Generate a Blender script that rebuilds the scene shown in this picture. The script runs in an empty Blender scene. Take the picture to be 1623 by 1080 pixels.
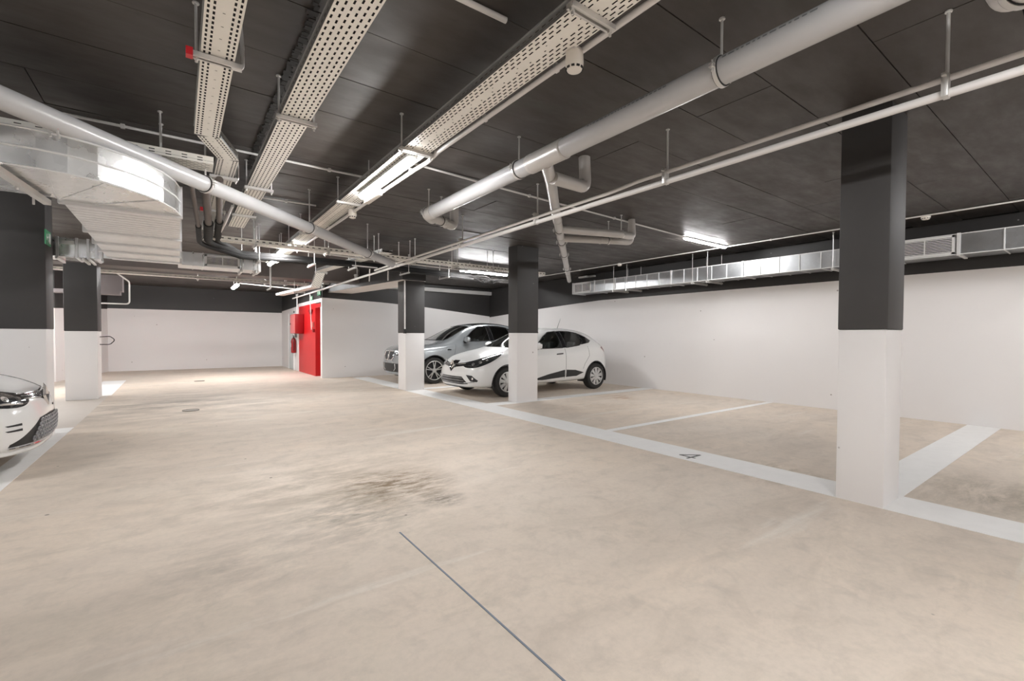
import bpy, bmesh, math, random
from mathutils import Vector, Matrix
from mathutils.bvhtree import BVHTree
from mathutils.geometry import delaunay_2d_cdt
random.seed(7)
SC = bpy.context.scene
COL = SC.collection
# ------------------------------------------------------------------ camera
yaw, pitch, roll = math.radians(36.3), math.radians(-1.2), math.radians(0.25)
fw = Vector((math.sin(yaw)*math.cos(pitch), math.cos(yaw)*math.cos(pitch), math.sin(pitch)))
rt0 = Vector((math.cos(yaw), -math.sin(yaw), 0)); up0 = rt0.cross(fw)
rt = rt0*math.cos(roll)+up0*math.sin(roll); up = up0*math.cos(roll)-rt0*math.sin(roll)
cd = bpy.data.cameras.new('camera'); cam = bpy.data.objects.new('camera', cd); COL.objects.link(cam)
cam.matrix_world = Matrix(((rt.x, up.x, -fw.x, 0), (rt.y, up.y, -fw.y, 0), (rt.z, up.z, -fw.z, 1.25), (0, 0, 0, 1)))
cd.sensor_fit = 'HORIZONTAL'; cd.sensor_width = 36.0; cd.lens = 719/1623*36.0; cd.shift_y = 8.06/1623; cd.clip_start = 0.02
SC.camera = cam
# ------------------------------------------------------------------ world, exposure
w = bpy.data.worlds.new('world'); SC.world = w; w.use_nodes = True
w.node_tree.nodes['Background'].inputs[0].default_value = (1, 1, 1, 1)
w.node_tree.nodes['Background'].inputs[1].default_value = 0.12
SC.view_settings.view_transform = 'Standard'; SC.view_settings.look = 'None'
SC.view_settings.gamma = 1; SC.view_settings.exposure = 0.0; SC.view_settings.use_curve_mapping = False
LAMP = 184.0           # radiance of the fluorescent diffusers
# (every light source is a tube fixture, built further down by fluorescent())

# ------------------------------------------------------------------ materials
MATS = {}
def nt(name):
    m = bpy.data.materials.new(name); m.use_nodes = True
    n = m.node_tree; b = n.nodes['Principled BSDF']
    return m, n, b
def noise(n, scale, detail=4, rough=0.5, vec=None, dist=0.0):
    t = n.nodes.new('ShaderNodeTexNoise'); t.inputs['Scale'].default_value = scale
    t.inputs['Detail'].default_value = detail; t.inputs['Roughness'].default_value = rough
    t.inputs['Distortion'].default_value = dist
    if vec is not None: n.links.new(vec, t.inputs['Vector'])
    return t.outputs['Fac']
def ramp(n, src, stops):
    r = n.nodes.new('ShaderNodeValToRGB'); n.links.new(src, r.inputs[0])
    e = r.color_ramp.elements
    while len(e) < len(stops): e.new(0.5)
    for el, (p, c) in zip(e, stops):
        el.position = p; el.color = (c, c, c, 1) if isinstance(c, (int, float)) else (*c, 1)
    return r.outputs[0]
def mixc(n, fac, a, b, mode='MIX'):
    x = n.nodes.new('ShaderNodeMix'); x.data_type = 'RGBA'; x.blend_type = mode
    for s, v in ((x.inputs[0], fac), (x.inputs[6], a), (x.inputs[7], b)):
        if isinstance(v, (int, float)): s.default_value = v
        elif isinstance(v, tuple): s.default_value = (*v, 1)
        else: n.links.new(v, s)
    return x.outputs[2]
def mathn(n, op, a, b=0.0, c=0.0):
    x = n.nodes.new('ShaderNodeMath'); x.operation = op
    for s, v in zip(x.inputs, (a, b, c)):
        if isinstance(v, (int, float)): s.default_value = v
        else: n.links.new(v, s)
    return x.outputs[0]
def coords(n, scale=(1, 1, 1), rot=(0, 0, 0), kind='Object'):
    if kind == 'World': src = n.nodes.new('ShaderNodeNewGeometry').outputs['Position']
    else: src = n.nodes.new('ShaderNodeTexCoord').outputs[kind]
    mp = n.nodes.new('ShaderNodeMapping'); n.links.new(src, mp.inputs['Vector'])
    mp.inputs['Scale'].default_value = scale; mp.inputs['Rotation'].default_value = rot
    return mp.outputs[0]
def bump(n, b, h, strength=0.2, dist=0.01):
    x = n.nodes.new('ShaderNodeBump'); x.inputs['Strength'].default_value = strength; x.inputs['Distance'].default_value = dist
    n.links.new(h, x.inputs['Height']); n.links.new(x.outputs[0], b.inputs['Normal'])
def plain(name, col, rough=0.5, metal=0.0, var=0.06, scale=6.0, coat=0.0, spec=0.5, bmp=0.0):
    """colour with a little procedural unevenness"""
    if name in MATS: return MATS[name]
    m, n, b = nt(name)
    f = noise(n, scale, 4, 0.6, coords(n, kind='World'))
    c = mixc(n, f, tuple(x*(1-var) for x in col), tuple(min(1, x*(1+var)) for x in col))
    n.links.new(c, b.inputs['Base Color'])
    b.inputs['Roughness'].default_value = rough; b.inputs['Metallic'].default_value = metal
    b.inputs['Specular IOR Level'].default_value = spec; b.inputs['Coat Weight'].default_value = coat
    b.inputs['Coat Roughness'].default_value = 0.05
    if bmp: bump(n, b, noise(n, scale*12, 3, 0.6, coords(n, kind='World')), bmp, 0.004)
    MATS[name] = m; return m

def floor_material():
    m, n, b = nt('trowelled_concrete')
    c0 = coords(n, (0.8, 1.5, 1), (0, 0, 0.9)); c1 = coords(n, (0.45, 1.25, 1), (0, 0, 0.12)); c2 = coords(n)
    big = noise(n, 0.5, 5, 0.55, c2, 0.5)
    st = noise(n, 1.5, 8, 0.6, c1, 0.9); st2 = noise(n, 1.9, 9, 0.68, c0, 1.4); mid = noise(n, 5.5, 8, 0.7, c2, 0.4); fine = noise(n, 30, 6, 0.7, c2)
    col = mixc(n, ramp(n, big, [(0.32, 0.0), (0.68, 1.0)]), (0.72, 0.635, 0.55), (0.765, 0.65, 0.54))
    col = mixc(n, ramp(n, st, [(0.42, 0.0), (0.64, 0.6)]), col, (0.63, 0.55, 0.475))
    col = mixc(n, ramp(n, st2, [(0.50, 0.0), (0.72, 0.6)]), col, (0.55, 0.475, 0.40))
    col = mixc(n, ramp(n, mid, [(0.50, 0.0), (0.70, 0.45)]), col, (0.50, 0.445, 0.385))
    st3 = noise(n, 1.0, 6, 0.6, coords(n, (0.28, 2.6, 1), (0, 0, -0.12)), 0.35)
    col = mixc(n, ramp(n, st3, [(0.60, 0.0), (0.70, 0.8)]), col, (0.81, 0.755, 0.68))
    col = mixc(n, ramp(n, fine, [(0.3, 0.22), (0.58, 0.0)]), col, (0.48, 0.43, 0.37))
    geo = n.nodes.new('ShaderNodeNewGeometry').outputs['Position']
    def spot(x, y, r, colr, amt, sc=7, sx=1.0):
        nonlocal col
        v = n.nodes.new('ShaderNodeVectorMath'); v.operation = 'SUBTRACT'; n.links.new(geo, v.inputs[0]); v.inputs[1].default_value = (x, y, 0)
        v2 = n.nodes.new('ShaderNodeVectorMath'); v2.operation = 'MULTIPLY'; n.links.new(v.outputs[0], v2.inputs[0]); v2.inputs[1].default_value = (1/r*sx, 1/r, 0)
        l = n.nodes.new('ShaderNodeVectorMath'); l.operation = 'LENGTH'; n.links.new(v2.outputs[0], l.inputs[0])
        a = mathn(n, 'SUBTRACT', 1.0, l.outputs['Value']); a = mathn(n, 'MAXIMUM', a, 0.0)
        nn = ramp(n, noise(n, sc*0.8, 9, 0.75, c1, 0.3), [(0.42, 0.0), (0.62, 1.0)])
        col = mixc(n, mathn(n, 'MULTIPLY', mathn(n, 'MULTIPLY', a, nn), amt), col, colr)
    spot(1.42, 3.62, 0.62, (0.20, 0.14, 0.085), 1.5, 13); spot(1.0, 3.25, 0.7, (0.30, 0.27, 0.23), 1.0, 11); spot(1.62, 3.1, 0.22, (0.2, 0.17, 0.14), 1.4, 16); spot(0.3, 2.9, 0.7, (0.34, 0.30, 0.26), 0.55, 8)
    spot(1.0, 4.0, 1.3, (0.3, 0.25, 0.19), 0.7, 5); spot(-0.2, 10.0, 2.6, (0.27, 0.23, 0.19), 1.0, 2.2)
    spot(7.3, 6.2, 0.5, (0.38, 0.2, 0.09), 0.9, 6); spot(6.1, 5.6, 1.0, (0.42, 0.28, 0.16), 0.4, 4)
    spot(4.4, 1.9, 0.5, (0.22, 0.17, 0.11), 0.9, 7); spot(5.2, 0.6, 0.9, (0.3, 0.26, 0.2), 0.8, 5)
    vo = n.nodes.new('ShaderNodeTexVoronoi'); vo.inputs['Scale'].default_value = 2.1; n.links.new(c2, vo.inputs['Vector'])
    col = mixc(n, ramp(n, vo.outputs['Distance'], [(0.0, 0.9), (0.022, 0.9), (0.03, 0.0)]), col, (0.2, 0.17, 0.14))
    n.links.new(col, b.inputs['Base Color'])
    n.links.new(ramp(n, st, [(0.3, 0.52), (0.7, 0.7)]), b.inputs['Roughness'])
    b.inputs['Specular IOR Level'].default_value = 0.18
    bump(n, b, noise(n, 14, 6, 0.6, c2), 0.12, 0.004)
    return m
def white_wall():
    m, n, b = nt('white_wall_paint')
    c = coords(n, kind='World')
    col = mixc(n, noise(n, 0.8, 4, 0.5, c), (0.80, 0.775, 0.765), (0.84, 0.825, 0.82))
    vo = n.nodes.new('ShaderNodeTexVoronoi'); vo.inputs['Scale'].default_value = 2.3; n.links.new(c, vo.inputs['Vector'])
    col = mixc(n, ramp(n, vo.outputs['Distance'], [(0.0, 0.8), (0.028, 0.8), (0.036, 0.0)]), col, (0.25, 0.22, 0.2))
    n.links.new(col, b.inputs['Base Color']); b.inputs['Roughness'].default_value = 0.5
    b.inputs['Specular IOR Level'].default_value = 0.3
    bump(n, b, noise(n, 9, 5, 0.6, c), 0.12, 0.006)
    return m
def black_paint(name='charcoal_paint', col=(0.026, 0.024, 0.0235), rough=0.5):
    m, n, b = nt(name)
    c = coords(n, kind='World')
    cc = mixc(n, noise(n, 1.3, 6, 0.65, c), tuple(x*0.8 for x in col), tuple(x*1.25 for x in col))
    vo = n.nodes.new('ShaderNodeTexVoronoi'); vo.inputs['Scale'].default_value = 3.1; n.links.new(c, vo.inputs['Vector'])
    cc = mixc(n, ramp(n, vo.outputs['Distance'], [(0.0, 0.7), (0.022, 0.7), (0.03, 0.0)]), cc, (0.3, 0.29, 0.28))
    n.links.new(cc, b.inputs['Base Color']); b.inputs['Roughness'].default_value = rough
    bump(n, b, noise(n, 10, 6, 0.65, c), 0.2, 0.006)
    return m
def ceiling_material():
    m, n, b = nt('charcoal_formwork_concrete')
    c = coords(n, (1, 1, 1), kind='World'); cs = coords(n, (1.2, 3.2, 1), kind='World')
    oi = n.nodes.new('ShaderNodeObjectInfo').outputs['Random']
    base = mixc(n, oi, (0.036, 0.031, 0.028), (0.052, 0.043, 0.038))
    col = mixc(n, ramp(n, noise(n, 1.0, 6, 0.6, c), [(0.3, 0.0), (0.7, 1.0)]), base, (0.050, 0.042, 0.037))
    col = mixc(n, ramp(n, noise(n, 3.2, 8, 0.75, cs, 1.0), [(0.62, 0.0), (0.78, 0.6)]), col, (0.018, 0.016, 0.014))
    col = mixc(n, ramp(n, noise(n, 0.9, 5, 0.6, coords(n, (1, 1.7, 1), (0, 0, 0.4), 'World'), 0.8), [(0.60, 0.0), (0.70, 0.6)]), col, (0.045, 0.046, 0.036))
    n.links.new(col, b.inputs['Base Color'])
    n.links.new(ramp(n, noise(n, 2.2, 5, 0.6, cs), [(0.3, 0.44), (0.7, 0.66)]), b.inputs['Roughness'])
    b.inputs['Specular IOR Level'].default_value = 0.55
    bump(n, b, noise(n, 4, 7, 0.6, cs, 0.4), 0.16, 0.005)
    return m
def galvanised(name='galvanised_sheet', col=(0.60, 0.62, 0.635), rough=0.47, scale=9):
    m, n, b = nt(name)
    vo = n.nodes.new('ShaderNodeTexVoronoi'); vo.inputs['Scale'].default_value = scale*2.2
    n.links.new(coords(n, kind='World'), vo.inputs['Vector'])
    f = noise(n, scale*0.3, 5, 0.6, coords(n, kind='World'))
    g = n.nodes.new('ShaderNodeSeparateColor'); n.links.new(vo.outputs['Color'], g.inputs[0])
    c1 = mixc(n, g.outputs[0], tuple(x*0.93 for x in col), tuple(min(1, x*1.07) for x in col))
    c1 = mixc(n, f, tuple(x*0.85 for x in col), c1)
    n.links.new(c1, b.inputs['Base Color']); b.inputs['Metallic'].default_value = 0.93
    n.links.new(ramp(n, f, [(0.3, rough-0.06), (0.7, rough+0.06)]), b.inputs['Roughness'])
    bump(n, b, noise(n, 2.5, 3, 0.5, coords(n, kind='World')), 0.25, 0.01)
    return m
def emitter(name, col, s):
    m, n, b = nt(name)
    b.inputs['Base Color'].default_value = (0.9, 0.9, 0.9, 1)
    b.inputs['Emission Color'].default_value = (*col, 1); b.inputs['Emission Strength'].default_value = s
    return m
def glass(name, tint=(0.35, 0.42, 0.40), a=0.35):
    m, n, b = nt(name)
    b.inputs['Base Color'].default_value = (*tint, 1); b.inputs['Roughness'].default_value = 0.02
    tr = n.nodes.new('ShaderNodeBsdfTransparent'); tr.inputs[0].default_value = (*tint, 1)
    gl = n.nodes.new('ShaderNodeBsdfGlossy'); gl.inputs['Roughness'].default_value = 0.03
    fr = n.nodes.new('ShaderNodeFresnel'); fr.inputs[0].default_value = 1.6
    mx = n.nodes.new('ShaderNodeMixShader')
    n.links.new(mathn(n, 'ADD', fr.outputs[0], a*0.3), mx.inputs[0]); n.links.new(tr.outputs[0], mx.inputs[1]); n.links.new(gl.outputs[0], mx.inputs[2])
    n.links.new(mx.outputs[0], n.nodes['Material Output'].inputs[0])
    return m
M_FLOOR = floor_material(); M_WHITE = white_wall(); M_BLACK = black_paint(); M_CEIL = ceiling_material()
M_COLBLACK = black_paint('charcoal_column_paint', (0.045, 0.043, 0.0425), 0.6)
M_GALV = galvanised(col=(0.82, 0.83, 0.83), rough=0.27); M_GALVR = galvanised('dull_galvanised_sheet', (0.60, 0.62, 0.64), 0.34)
M_RIB = plain('bright_folded_edge', (0.78, 0.79, 0.79), 0.4, 0.15, 0.05, 9); M_GALVL = galvanised('bright_galvanised_sheet', (0.86, 0.87, 0.88), 0.42, 7)
M_TRAY = plain('zinc_tray_steel', (0.90, 0.88, 0.82), 0.45, 0.15, 0.08, 5)
M_STEEL = plain('zinc_rod_steel', (0.68, 0.67, 0.65), 0.35, 0.6, 0.08, 9)
M_PVC = plain('grey_pvc', (0.49, 0.49, 0.495), 0.26, 0.0, 0.06, 3, spec=0.5)
M_PVC2 = plain('silver_grey_pvc', (0.52, 0.50, 0.48), 0.3, 0.15, 0.08, 3)
M_COND = plain('white_conduit_plastic', (0.70, 0.68, 0.665), 0.4, 0.0, 0.05, 4)
M_RUBBER = plain('black_rubber', (0.02, 0.02, 0.02), 0.7)
M_LINE = plain('white_road_paint', (0.86, 0.85, 0.835), 0.55, 0, 0.06, 7, spec=0.2)
M_RED = plain('red_paint', (0.56, 0.008, 0.011), 0.38, 0, 0.05, 3)
M_REDD = plain('deep_red_enamel', (0.28, 0.004, 0.007), 0.35, 0, 0.05, 3)
M_LAMP = emitter('lit_diffuser', (1.0, 0.99, 0.985), LAMP)
M_HOUSE = plain('light_grey_polycarbonate', (0.72, 0.72, 0.72), 0.35, 0, 0.03)
M_INSUL = plain('black_foam_insulation', (0.022, 0.021, 0.021), 0.85, 0, 0.2, 8, bmp=0.3)
M_BROWNP = plain('brown_foil_insulation', (0.095, 0.076, 0.066), 0.5, 0.1, 0.25, 6)
M_GRILLE = plain('white_grille_enamel', (0.80, 0.80, 0.80), 0.35, 0, 0.03)
M_DARK = plain('dark_void', (0.015, 0.015, 0.016), 0.8)
M_BEAM = plain('raw_concrete_beam', (0.78, 0.72, 0.68), 0.6, 0, 0.1, 3, bmp=0.2)
M_GREEN = plain('green_sign_plastic', (0.06, 0.36, 0.17), 0.35)
M_SIGNW = plain('white_sign_print', (0.78, 0.80, 0.78), 0.4)
M_BEIGE = plain('cream_plastic', (0.78, 0.74, 0.68), 0.35, 0, 0.04)
M_IRON = plain('cast_iron', (0.10, 0.085, 0.07), 0.6, 0.3, 0.2, 20)
M_TAR = plain('blue_grey_joint_sealant', (0.20, 0.23, 0.28), 0.6)
# ------------------------------------------------------------------ builders
class MB:
    def __init__(s): s.v = []; s.f = []; s.m = []
    def add(s, vs, fs, mi=0):
        o = len(s.v); s.v += [tuple(v) for v in vs]; s.f += [tuple(i+o for i in f) for f in fs]; s.m += [mi]*len(fs); return s
    def box(s, a, b, mi=0):
        x0, y0, z0 = a; x1, y1, z1 = b
        return s.add([(x0, y0, z0), (x1, y0, z0), (x1, y1, z0), (x0, y1, z0), (x0, y0, z1), (x1, y0, z1), (x1, y1, z1), (x0, y1, z1)],
                     [(0, 3, 2, 1), (4, 5, 6, 7), (0, 1, 5, 4), (1, 2, 6, 5), (2, 3, 7, 6), (3, 0, 4, 7)], mi)
    def obox(s, c, U, V, W, mi=0):
        c, U, V, W = Vector(c), Vector(U)/2, Vector(V)/2, Vector(W)/2
        vs = [c+U*i+V*j+W*k for k in (-1, 1) for (i, j) in ((-1, -1), (1, -1), (1, 1), (-1, 1))]
        return s.add(vs, [(0, 3, 2, 1), (4, 5, 6, 7), (0, 1, 5, 4), (1, 2, 6, 5), (2, 3, 7, 6), (3, 0, 4, 7)], mi)
    def beam(s, p, q, w, h, mi=0, upv=(0, 0, 1)):
        p, q = Vector(p), Vector(q); d = q-p; t = d.normalized(); sd = t.cross(Vector(upv)).normalized(); u = sd.cross(t)
        return s.obox((p+q)/2, d, sd*w, u*h, mi)
    def tube(s, path, r, n=12, cap=True, mi=0, closed=False):
        path = [Vector(p) for p in path]; N = len(path)
        def dirn(i):
            if closed: return (path[(i+1) % N]-path[i-1]).normalized()
            if i == 0: return (path[1]-path[0]).normalized()
            if i == N-1: return (path[-1]-path[-2]).normalized()
            return ((path[i+1]-path[i]).normalized()+(path[i]-path[i-1]).normalized()).normalized()
        t = dirn(0); ref = Vector((0, 0, 1)) if abs(t.z) < 0.9 else Vector((1, 0, 0))
        a = t.cross(ref).normalized(); vs = []
        for i, p in enumerate(path):
            t = dirn(i); a = (a-t*a.dot(t)).normalized(); b = t.cross(a)
            rr = r[i] if isinstance(r, (list, tuple)) else r
            vs += [p+(a*math.cos(2*math.pi*k/n)+b*math.sin(2*math.pi*k/n))*rr for k in range(n)]
        fs = [(i*n+k, i*n+(k+1) % n, (i+1)*n+(k+1) % n, (i+1)*n+k) for i in range(N-1) for k in range(n)]
        if closed: fs += [((N-1)*n+k, (N-1)*n+(k+1) % n, (k+1) % n, k) for k in range(n)]
        elif cap: fs += [tuple(range(n))[::-1], tuple((N-1)*n+k for k in range(n))]
        return s.add(vs, fs, mi)
    def build(s, name, mats, parent=None, smooth=False, angle=0.7, bevel=0.0):
        me = bpy.data.meshes.new(name); me.from_pydata(s.v, [], s.f)
        for m in (mats if isinstance(mats, (list, tuple)) else [mats]): me.materials.append(m)
        me.polygons.foreach_set('material_index', s.m)
        bm = bmesh.new(); bm.from_mesh(me); bmesh.ops.recalc_face_normals(bm, faces=bm.faces) if len(bm.faces) < 60000 else None
        if bevel: bmesh.ops.bevel(bm, geom=[e for e in bm.edges if e.calc_face_angle(0) > 0.6], offset=bevel, segments=2, affect='EDGES', profile=0.5)
        if smooth or bevel:
            for f in bm.faces: f.smooth = True
            for e in bm.edges: e.smooth = e.calc_face_angle(0) < angle
        bm.to_mesh(me); bm.free()
        o = bpy.data.objects.new(name, me); COL.objects.link(o)
        if parent is not None: o.parent = parent
        return o
def arcpath(pts, rad, seg=6):
    """polyline with its corners rounded"""
    pts = [Vector(p) for p in pts]; out = [pts[0]]
    for i in range(1, len(pts)-1):
        a, b, c = pts[i-1], pts[i], pts[i+1]; d1 = (a-b).normalized(); d2 = (c-b).normalized()
        ang = d1.angle(d2); l = min(rad/math.tan(ang/2), (a-b).length*0.49, (c-b).length*0.49)
        p, q = b+d1*l, b+d2*l
        for k in range(seg+1):
            t = k/seg; out.append(p*(1-t)**2+b*2*t*(1-t)+q*t*t)
    out.append(pts[-1]); return out
def tag(o, label, cat, group=None):
    o['label'] = label; o['category'] = cat
    if group: o['group'] = group
    return o
def thing(name, label, cat, loc=(0, 0, 0), group=None):
    o = bpy.data.objects.new(name, None); COL.objects.link(o); o.location = loc; o.empty_display_size = 0.1
    return tag(o, label, cat, group)
def struct(o, label=None):
    o['kind'] = 'structure'
    if label: o['label'] = label
    return o
def copy_tree(o, loc, label, group=None):
    c = o.copy(); COL.objects.link(c); c.location = loc; c['label'] = label
    if group: c['group'] = group
    for ch in list(o.children):
        d = ch.copy(); COL.objects.link(d); d.parent = c
        for g in list(ch.children):
            e = g.copy(); COL.objects.link(e); e.parent = d
    return c
CZ = 2.95; SPLIT = 1.31
# ------------------------------------------------------------------ floor, ceiling
struct(MB().box((-9, -7, -0.15), (9.4, 23, 0)).build('floor', M_FLOOR))
ceil = struct(MB().box((-9, -7, CZ+0.012), (9.4, 23, CZ+0.2)).build('ceiling', plain('dark_joint', (0.012, 0.011, 0.010), 0.8)))
# formwork panels: one board imprint each, with open joints between them
me_panel = None; k = 0
def panel(x0, x1, y0, y1):
    global me_panel
    g = 0.0032
    if me_panel is None:
        me_panel = MB().box((-0.5, -0.5, 0), (0.5, 0.5, 0.02)).build('formwork_panel', M_CEIL, ceil); o = me_panel
    else:
        o = bpy.data.objects.new('formwork_panel', me_panel.data); COL.objects.link(o); o.parent = ceil
    o.location = ((x0+x1)/2, (y0+y1)/2, CZ+random.uniform(-0.003, 0.003))
    o.rotation_euler = (random.uniform(-.002, .002), random.uniform(-.0007, .0007), 0)
    o.scale = (x1-x0-2*g, y1-y0-2*g, 1)
yk = -1.84; row = 0
while yk < 13.5:
    xs = [-6.6+(0.9 if row % 2 else 0.0)+2.46*i for i in range(8)]
    xs = [max(-6.8, min(9.15, x)) for x in xs]
    if xs[-1] < 9.15: xs[-1] = 9.15
    for a, b_ in zip(xs, xs[1:]):
        if b_-a > 0.1: panel(a, b_, yk, min(yk+0.55, 13.85))
    yk += 0.55; row += 1
for o_ in (MB().box((-9, 13.86, CZ-0.01), (9.4, 20.3, CZ+0.012)), MB().box((-9, -7, CZ-0.01), (9.4, -1.9, CZ+0.012))):
    struct(o_.build('ceiling_slab', M_CEIL))
jt = MB(); y = -1.8; random.seed(3)
while y < 5.4:
    l = random.uniform(0.012, 0.04); wdt = random.uniform(0.025, 0.05); jt.box((0.585-wdt/2+random.uniform(-.01, .01), y, CZ-random.uniform(0.003, 0.009)), (0.585+wdt/2+random.uniform(-.01, .01), y+l, CZ+0.006)); y += l*0.9
jo = jt.build('construction_joint', plain('rough_joint_mortar', (0.022, 0.020, 0.018), 0.85, 0, 0.4, 30), ceil); jo['kind'] = 'stuff'
# ------------------------------------------------------------------ walls (white below, charcoal above)
def wall(name, p, q, zs, thick, mats=(M_WHITE, M_BLACK), top=CZ, label=None, bottom=0.0):
    """vertical wall from p to q; zs = [(t, z)] paint boundary; thickness to the right of p->q"""
    p, q = Vector((*p, 0)), Vector((*q, 0)); d = q-p; nrm = Vector((d.y, -d.x, 0)).normalized()*thick
    mb = MB(); pts = [p+d*t for t, _ in zs]; n = len(pts)
    front = [Vector((a.x, a.y, bottom)) for a in pts]; mid = [Vector((a.x, a.y, z)) for a, (_, z) in zip(pts, zs)]; tp = [Vector((a.x, a.y, top)) for a in pts]
    for i in range(n-1):
        mb.add([front[i], front[i+1], mid[i+1], mid[i]], [(0, 1, 2, 3)], 0)
        mb.add([mid[i], mid[i+1], tp[i+1], tp[i]], [(0, 1, 2, 3)], 1)
    b0, b1, b2, b3 = front[0]+nrm, front[-1]+nrm, tp[-1]+nrm, tp[0]+nrm
    mb.add([b0, b1, b2, b3, front[0], front[-1], tp[-1], tp[0]], [(0, 3, 2, 1), (0, 1, 5, 4), (1, 2, 6, 5), (2, 3, 7, 6), (3, 0, 4, 7)], 0)
    o = mb.build(name, list(mats)); return struct(o, label)
wall('wall_right', (9.15, 13.85), (9.15, -7), [(0, 1.93), (0.13, 2.10), (0.22, 2.19), (0.26, 2.225), (1, 2.23)], -0.2, label='long white wall with a charcoal band under the ceiling on the right')
wall('wall_back', (3.35, 13.85), (9.15, 13.85), [(0, 2.34), (0.3, 2.285), (0.55, 2.20), (1, 1.96)], -0.2, label='white wall behind the two parked cars')
wall('wall_far', (-2.2, 20.2), (3.35, 20.2), [(0, 2.12), (1, 2.14)], -0.2, label='far white wall at the end of the aisle')
wall('wall_left', (-7.2, 20.3), (-7.2, -7), [(0, 2.0), (1, 2.0)], 0.2)
wall('wall_far_left', (-7.2, 17.2), (-2.6, 16.6), [(0, 1.9), (1, 1.93)], -0.15)
wall('wall_corner', (-2.6, 16.6), (-1.9, 20.25), [(0, 1.93), (1, 2.1)], -0.1)
wall('wall_behind', (9.3, -6.9), (-7.2, -6.9), [(0, 2.2), (1, 2.2)], -0.2)
# wall that carries the red fire door (faces the aisle, plane X = 3.35)
XD = 3.35
wall('wall_door_side', (XD, 20.2), (XD, 17.0), [(0, 2.2), (1, 2.26)], -0.3)
wall('wall_red', (XD, 17.0), (XD, 14.66), [(0, 2.24), (1, 2.22)], -0.3, mats=(M_RED, M_BLACK), label='red painted wall panel beside the fire door')
wall('wall_over_door', (XD, 14.66), (XD, 13.95), [(0, 2.20), (1, 2.19)], -0.3, mats=(M_RED, M_BLACK), bottom=2.08)
struct(MB().box((XD-0.005, 13.86, 0), (XD+0.25, 13.95, 2.33)).build('trim_1', M_WHITE))
struct(MB().box((XD, 13.86, 2.33), (XD+0.25, 13.95, CZ)).build('trim_2', M_BLACK))
struct(MB().box((XD-0.012, 13.95, 2.225), (XD, 17.05, 2.33)).build('trim_3', M_WHITE))
struct(MB().box((XD-0.012, 17.0, 0), (XD, 17.14, 2.30)).build('trim_4', M_WHITE))
struct(MB().box((XD+0.26, 14.60, 0), (XD+0.3, 14.66, 2.1)).build('trim_5', M_REDD))
d1 = struct(MB().box((XD+0.20, 13.96, 0.01), (XD+0.25, 14.655, 2.075)).build('door_1', M_RED), 'red steel fire door set back in its red reveal')
MB().box((XD+0.14, 14.50, 1.0), (XD+0.2, 14.56, 1.16)).tube([(XD+0.15, 14.53, 1.08), (XD+0.15, 14.38, 1.08)], 0.012).build('door_handle', M_RUBBER, d1)
MB().box((XD+0.15, 14.0, 1.92), (XD+0.2, 14.3, 1.99)).build('door_closer', M_HOUSE, d1)
d2 = struct(MB().box((XD-0.03, 17.75, 0.02), (XD-0.001, 18.6, 2.05)).build('door_2', plain('pale_grey_door', (0.62, 0.66, 0.66), 0.4)), 'narrow pale grey door next to the fire extinguisher')
MB().box((XD-0.045, 17.68, 0), (XD-0.001, 17.75, 2.1)).box((XD-0.045, 18.6, 0), (XD-0.001, 18.67, 2.1)).box((XD-0.045, 17.68, 2.05), (XD-0.001, 18.67, 2.12)).build('door_frame', M_WHITE, d2)
# beams
struct(MB().box((-7, 11.78, 2.60), (3.9, 12.28, CZ)).build('ceiling_beam', plain('brown_charcoal_beam', (0.12, 0.10, 0.092), 0.5, 0, 0.15, 3)), 'charcoal beam across the aisle behind the ventilation duct')
bm_ = MB(); zb = 2.50
bm_.add([(4.03, 9.62, zb), (4.60, 9.62, zb), (4.60, 11.2, zb), (4.19, 13.84, zb), (3.50, 13.84, zb), (4.03, 9.62, CZ), (4.60, 9.62, CZ), (4.60, 11.2, CZ), (4.19, 13.84, CZ), (3.50, 13.84, CZ)],
        [(0, 1, 2, 3, 4)], 0)
bm_.add([v for v in bm_.v], [(0, 1, 6, 5), (1, 2, 7, 6), (2, 3, 8, 7), (3, 4, 9, 8), (4, 0, 5, 9)], 1)
struct(bm_.build('ceiling_beam', [M_BEAM, M_BLACK]), 'beam with pale raw underside running back from the slim charcoal and white column')
struct(MB().box((4.6, 9.7, 2.62), (9.15, 10.0, CZ)).build('ceiling_beam', M_BLACK)) if False else None
bq = MB().box((6.0, 11.1, 2.86), (9.15, 11.35, CZ)); struct(bq.build('ceiling_beam', plain('grey_beam', (0.33, 0.32, 0.31), 0.55, 0, 0.1, 3)), 'pale grey beam edge under the ceiling beyond the corner column')
struct(MB().box((3.36, 13.70, 2.72), (9.14, 13.84, 2.84)).build('trim_6', plain('grey_ledge', (0.45, 0.44, 0.43), 0.5, 0, 0.1, 3)))
# ------------------------------------------------------------------ columns
def column(label, x0, x1, y0, y1, top=CZ, split=SPLIT, proud=0.005, chamf=0.009):
    t = thing('column', label, 'column', ((x0+x1)/2, (y0+y1)/2, 0))
    a, b_ = (x1-x0)/2, (y1-y0)/2
    MB().box((-a, -b_, 0), (a, b_, split)).build('lower_shaft', M_WHITE, t, bevel=chamf)
    MB().box((-a-proud, -b_-proud, split), (a+proud, b_+proud, top)).build('upper_shaft', M_COLBLACK, t, bevel=chamf)
    return t
column('nearest column, charcoal above and white below, on the right bay line', 4.13, 4.50, 1.04, 1.34)
column('charcoal and white column in front of the white hatchback, halfway along its side', 5.10, 5.60, 6.78, 7.06)
column('charcoal and white column hiding the nose of the grey car', 4.12, 4.58, 9.66, 10.09, top=2.50)
column('wide charcoal and white column at the left edge behind the white car', -1.90, -1.27, 7.64, 8.02)
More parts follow.
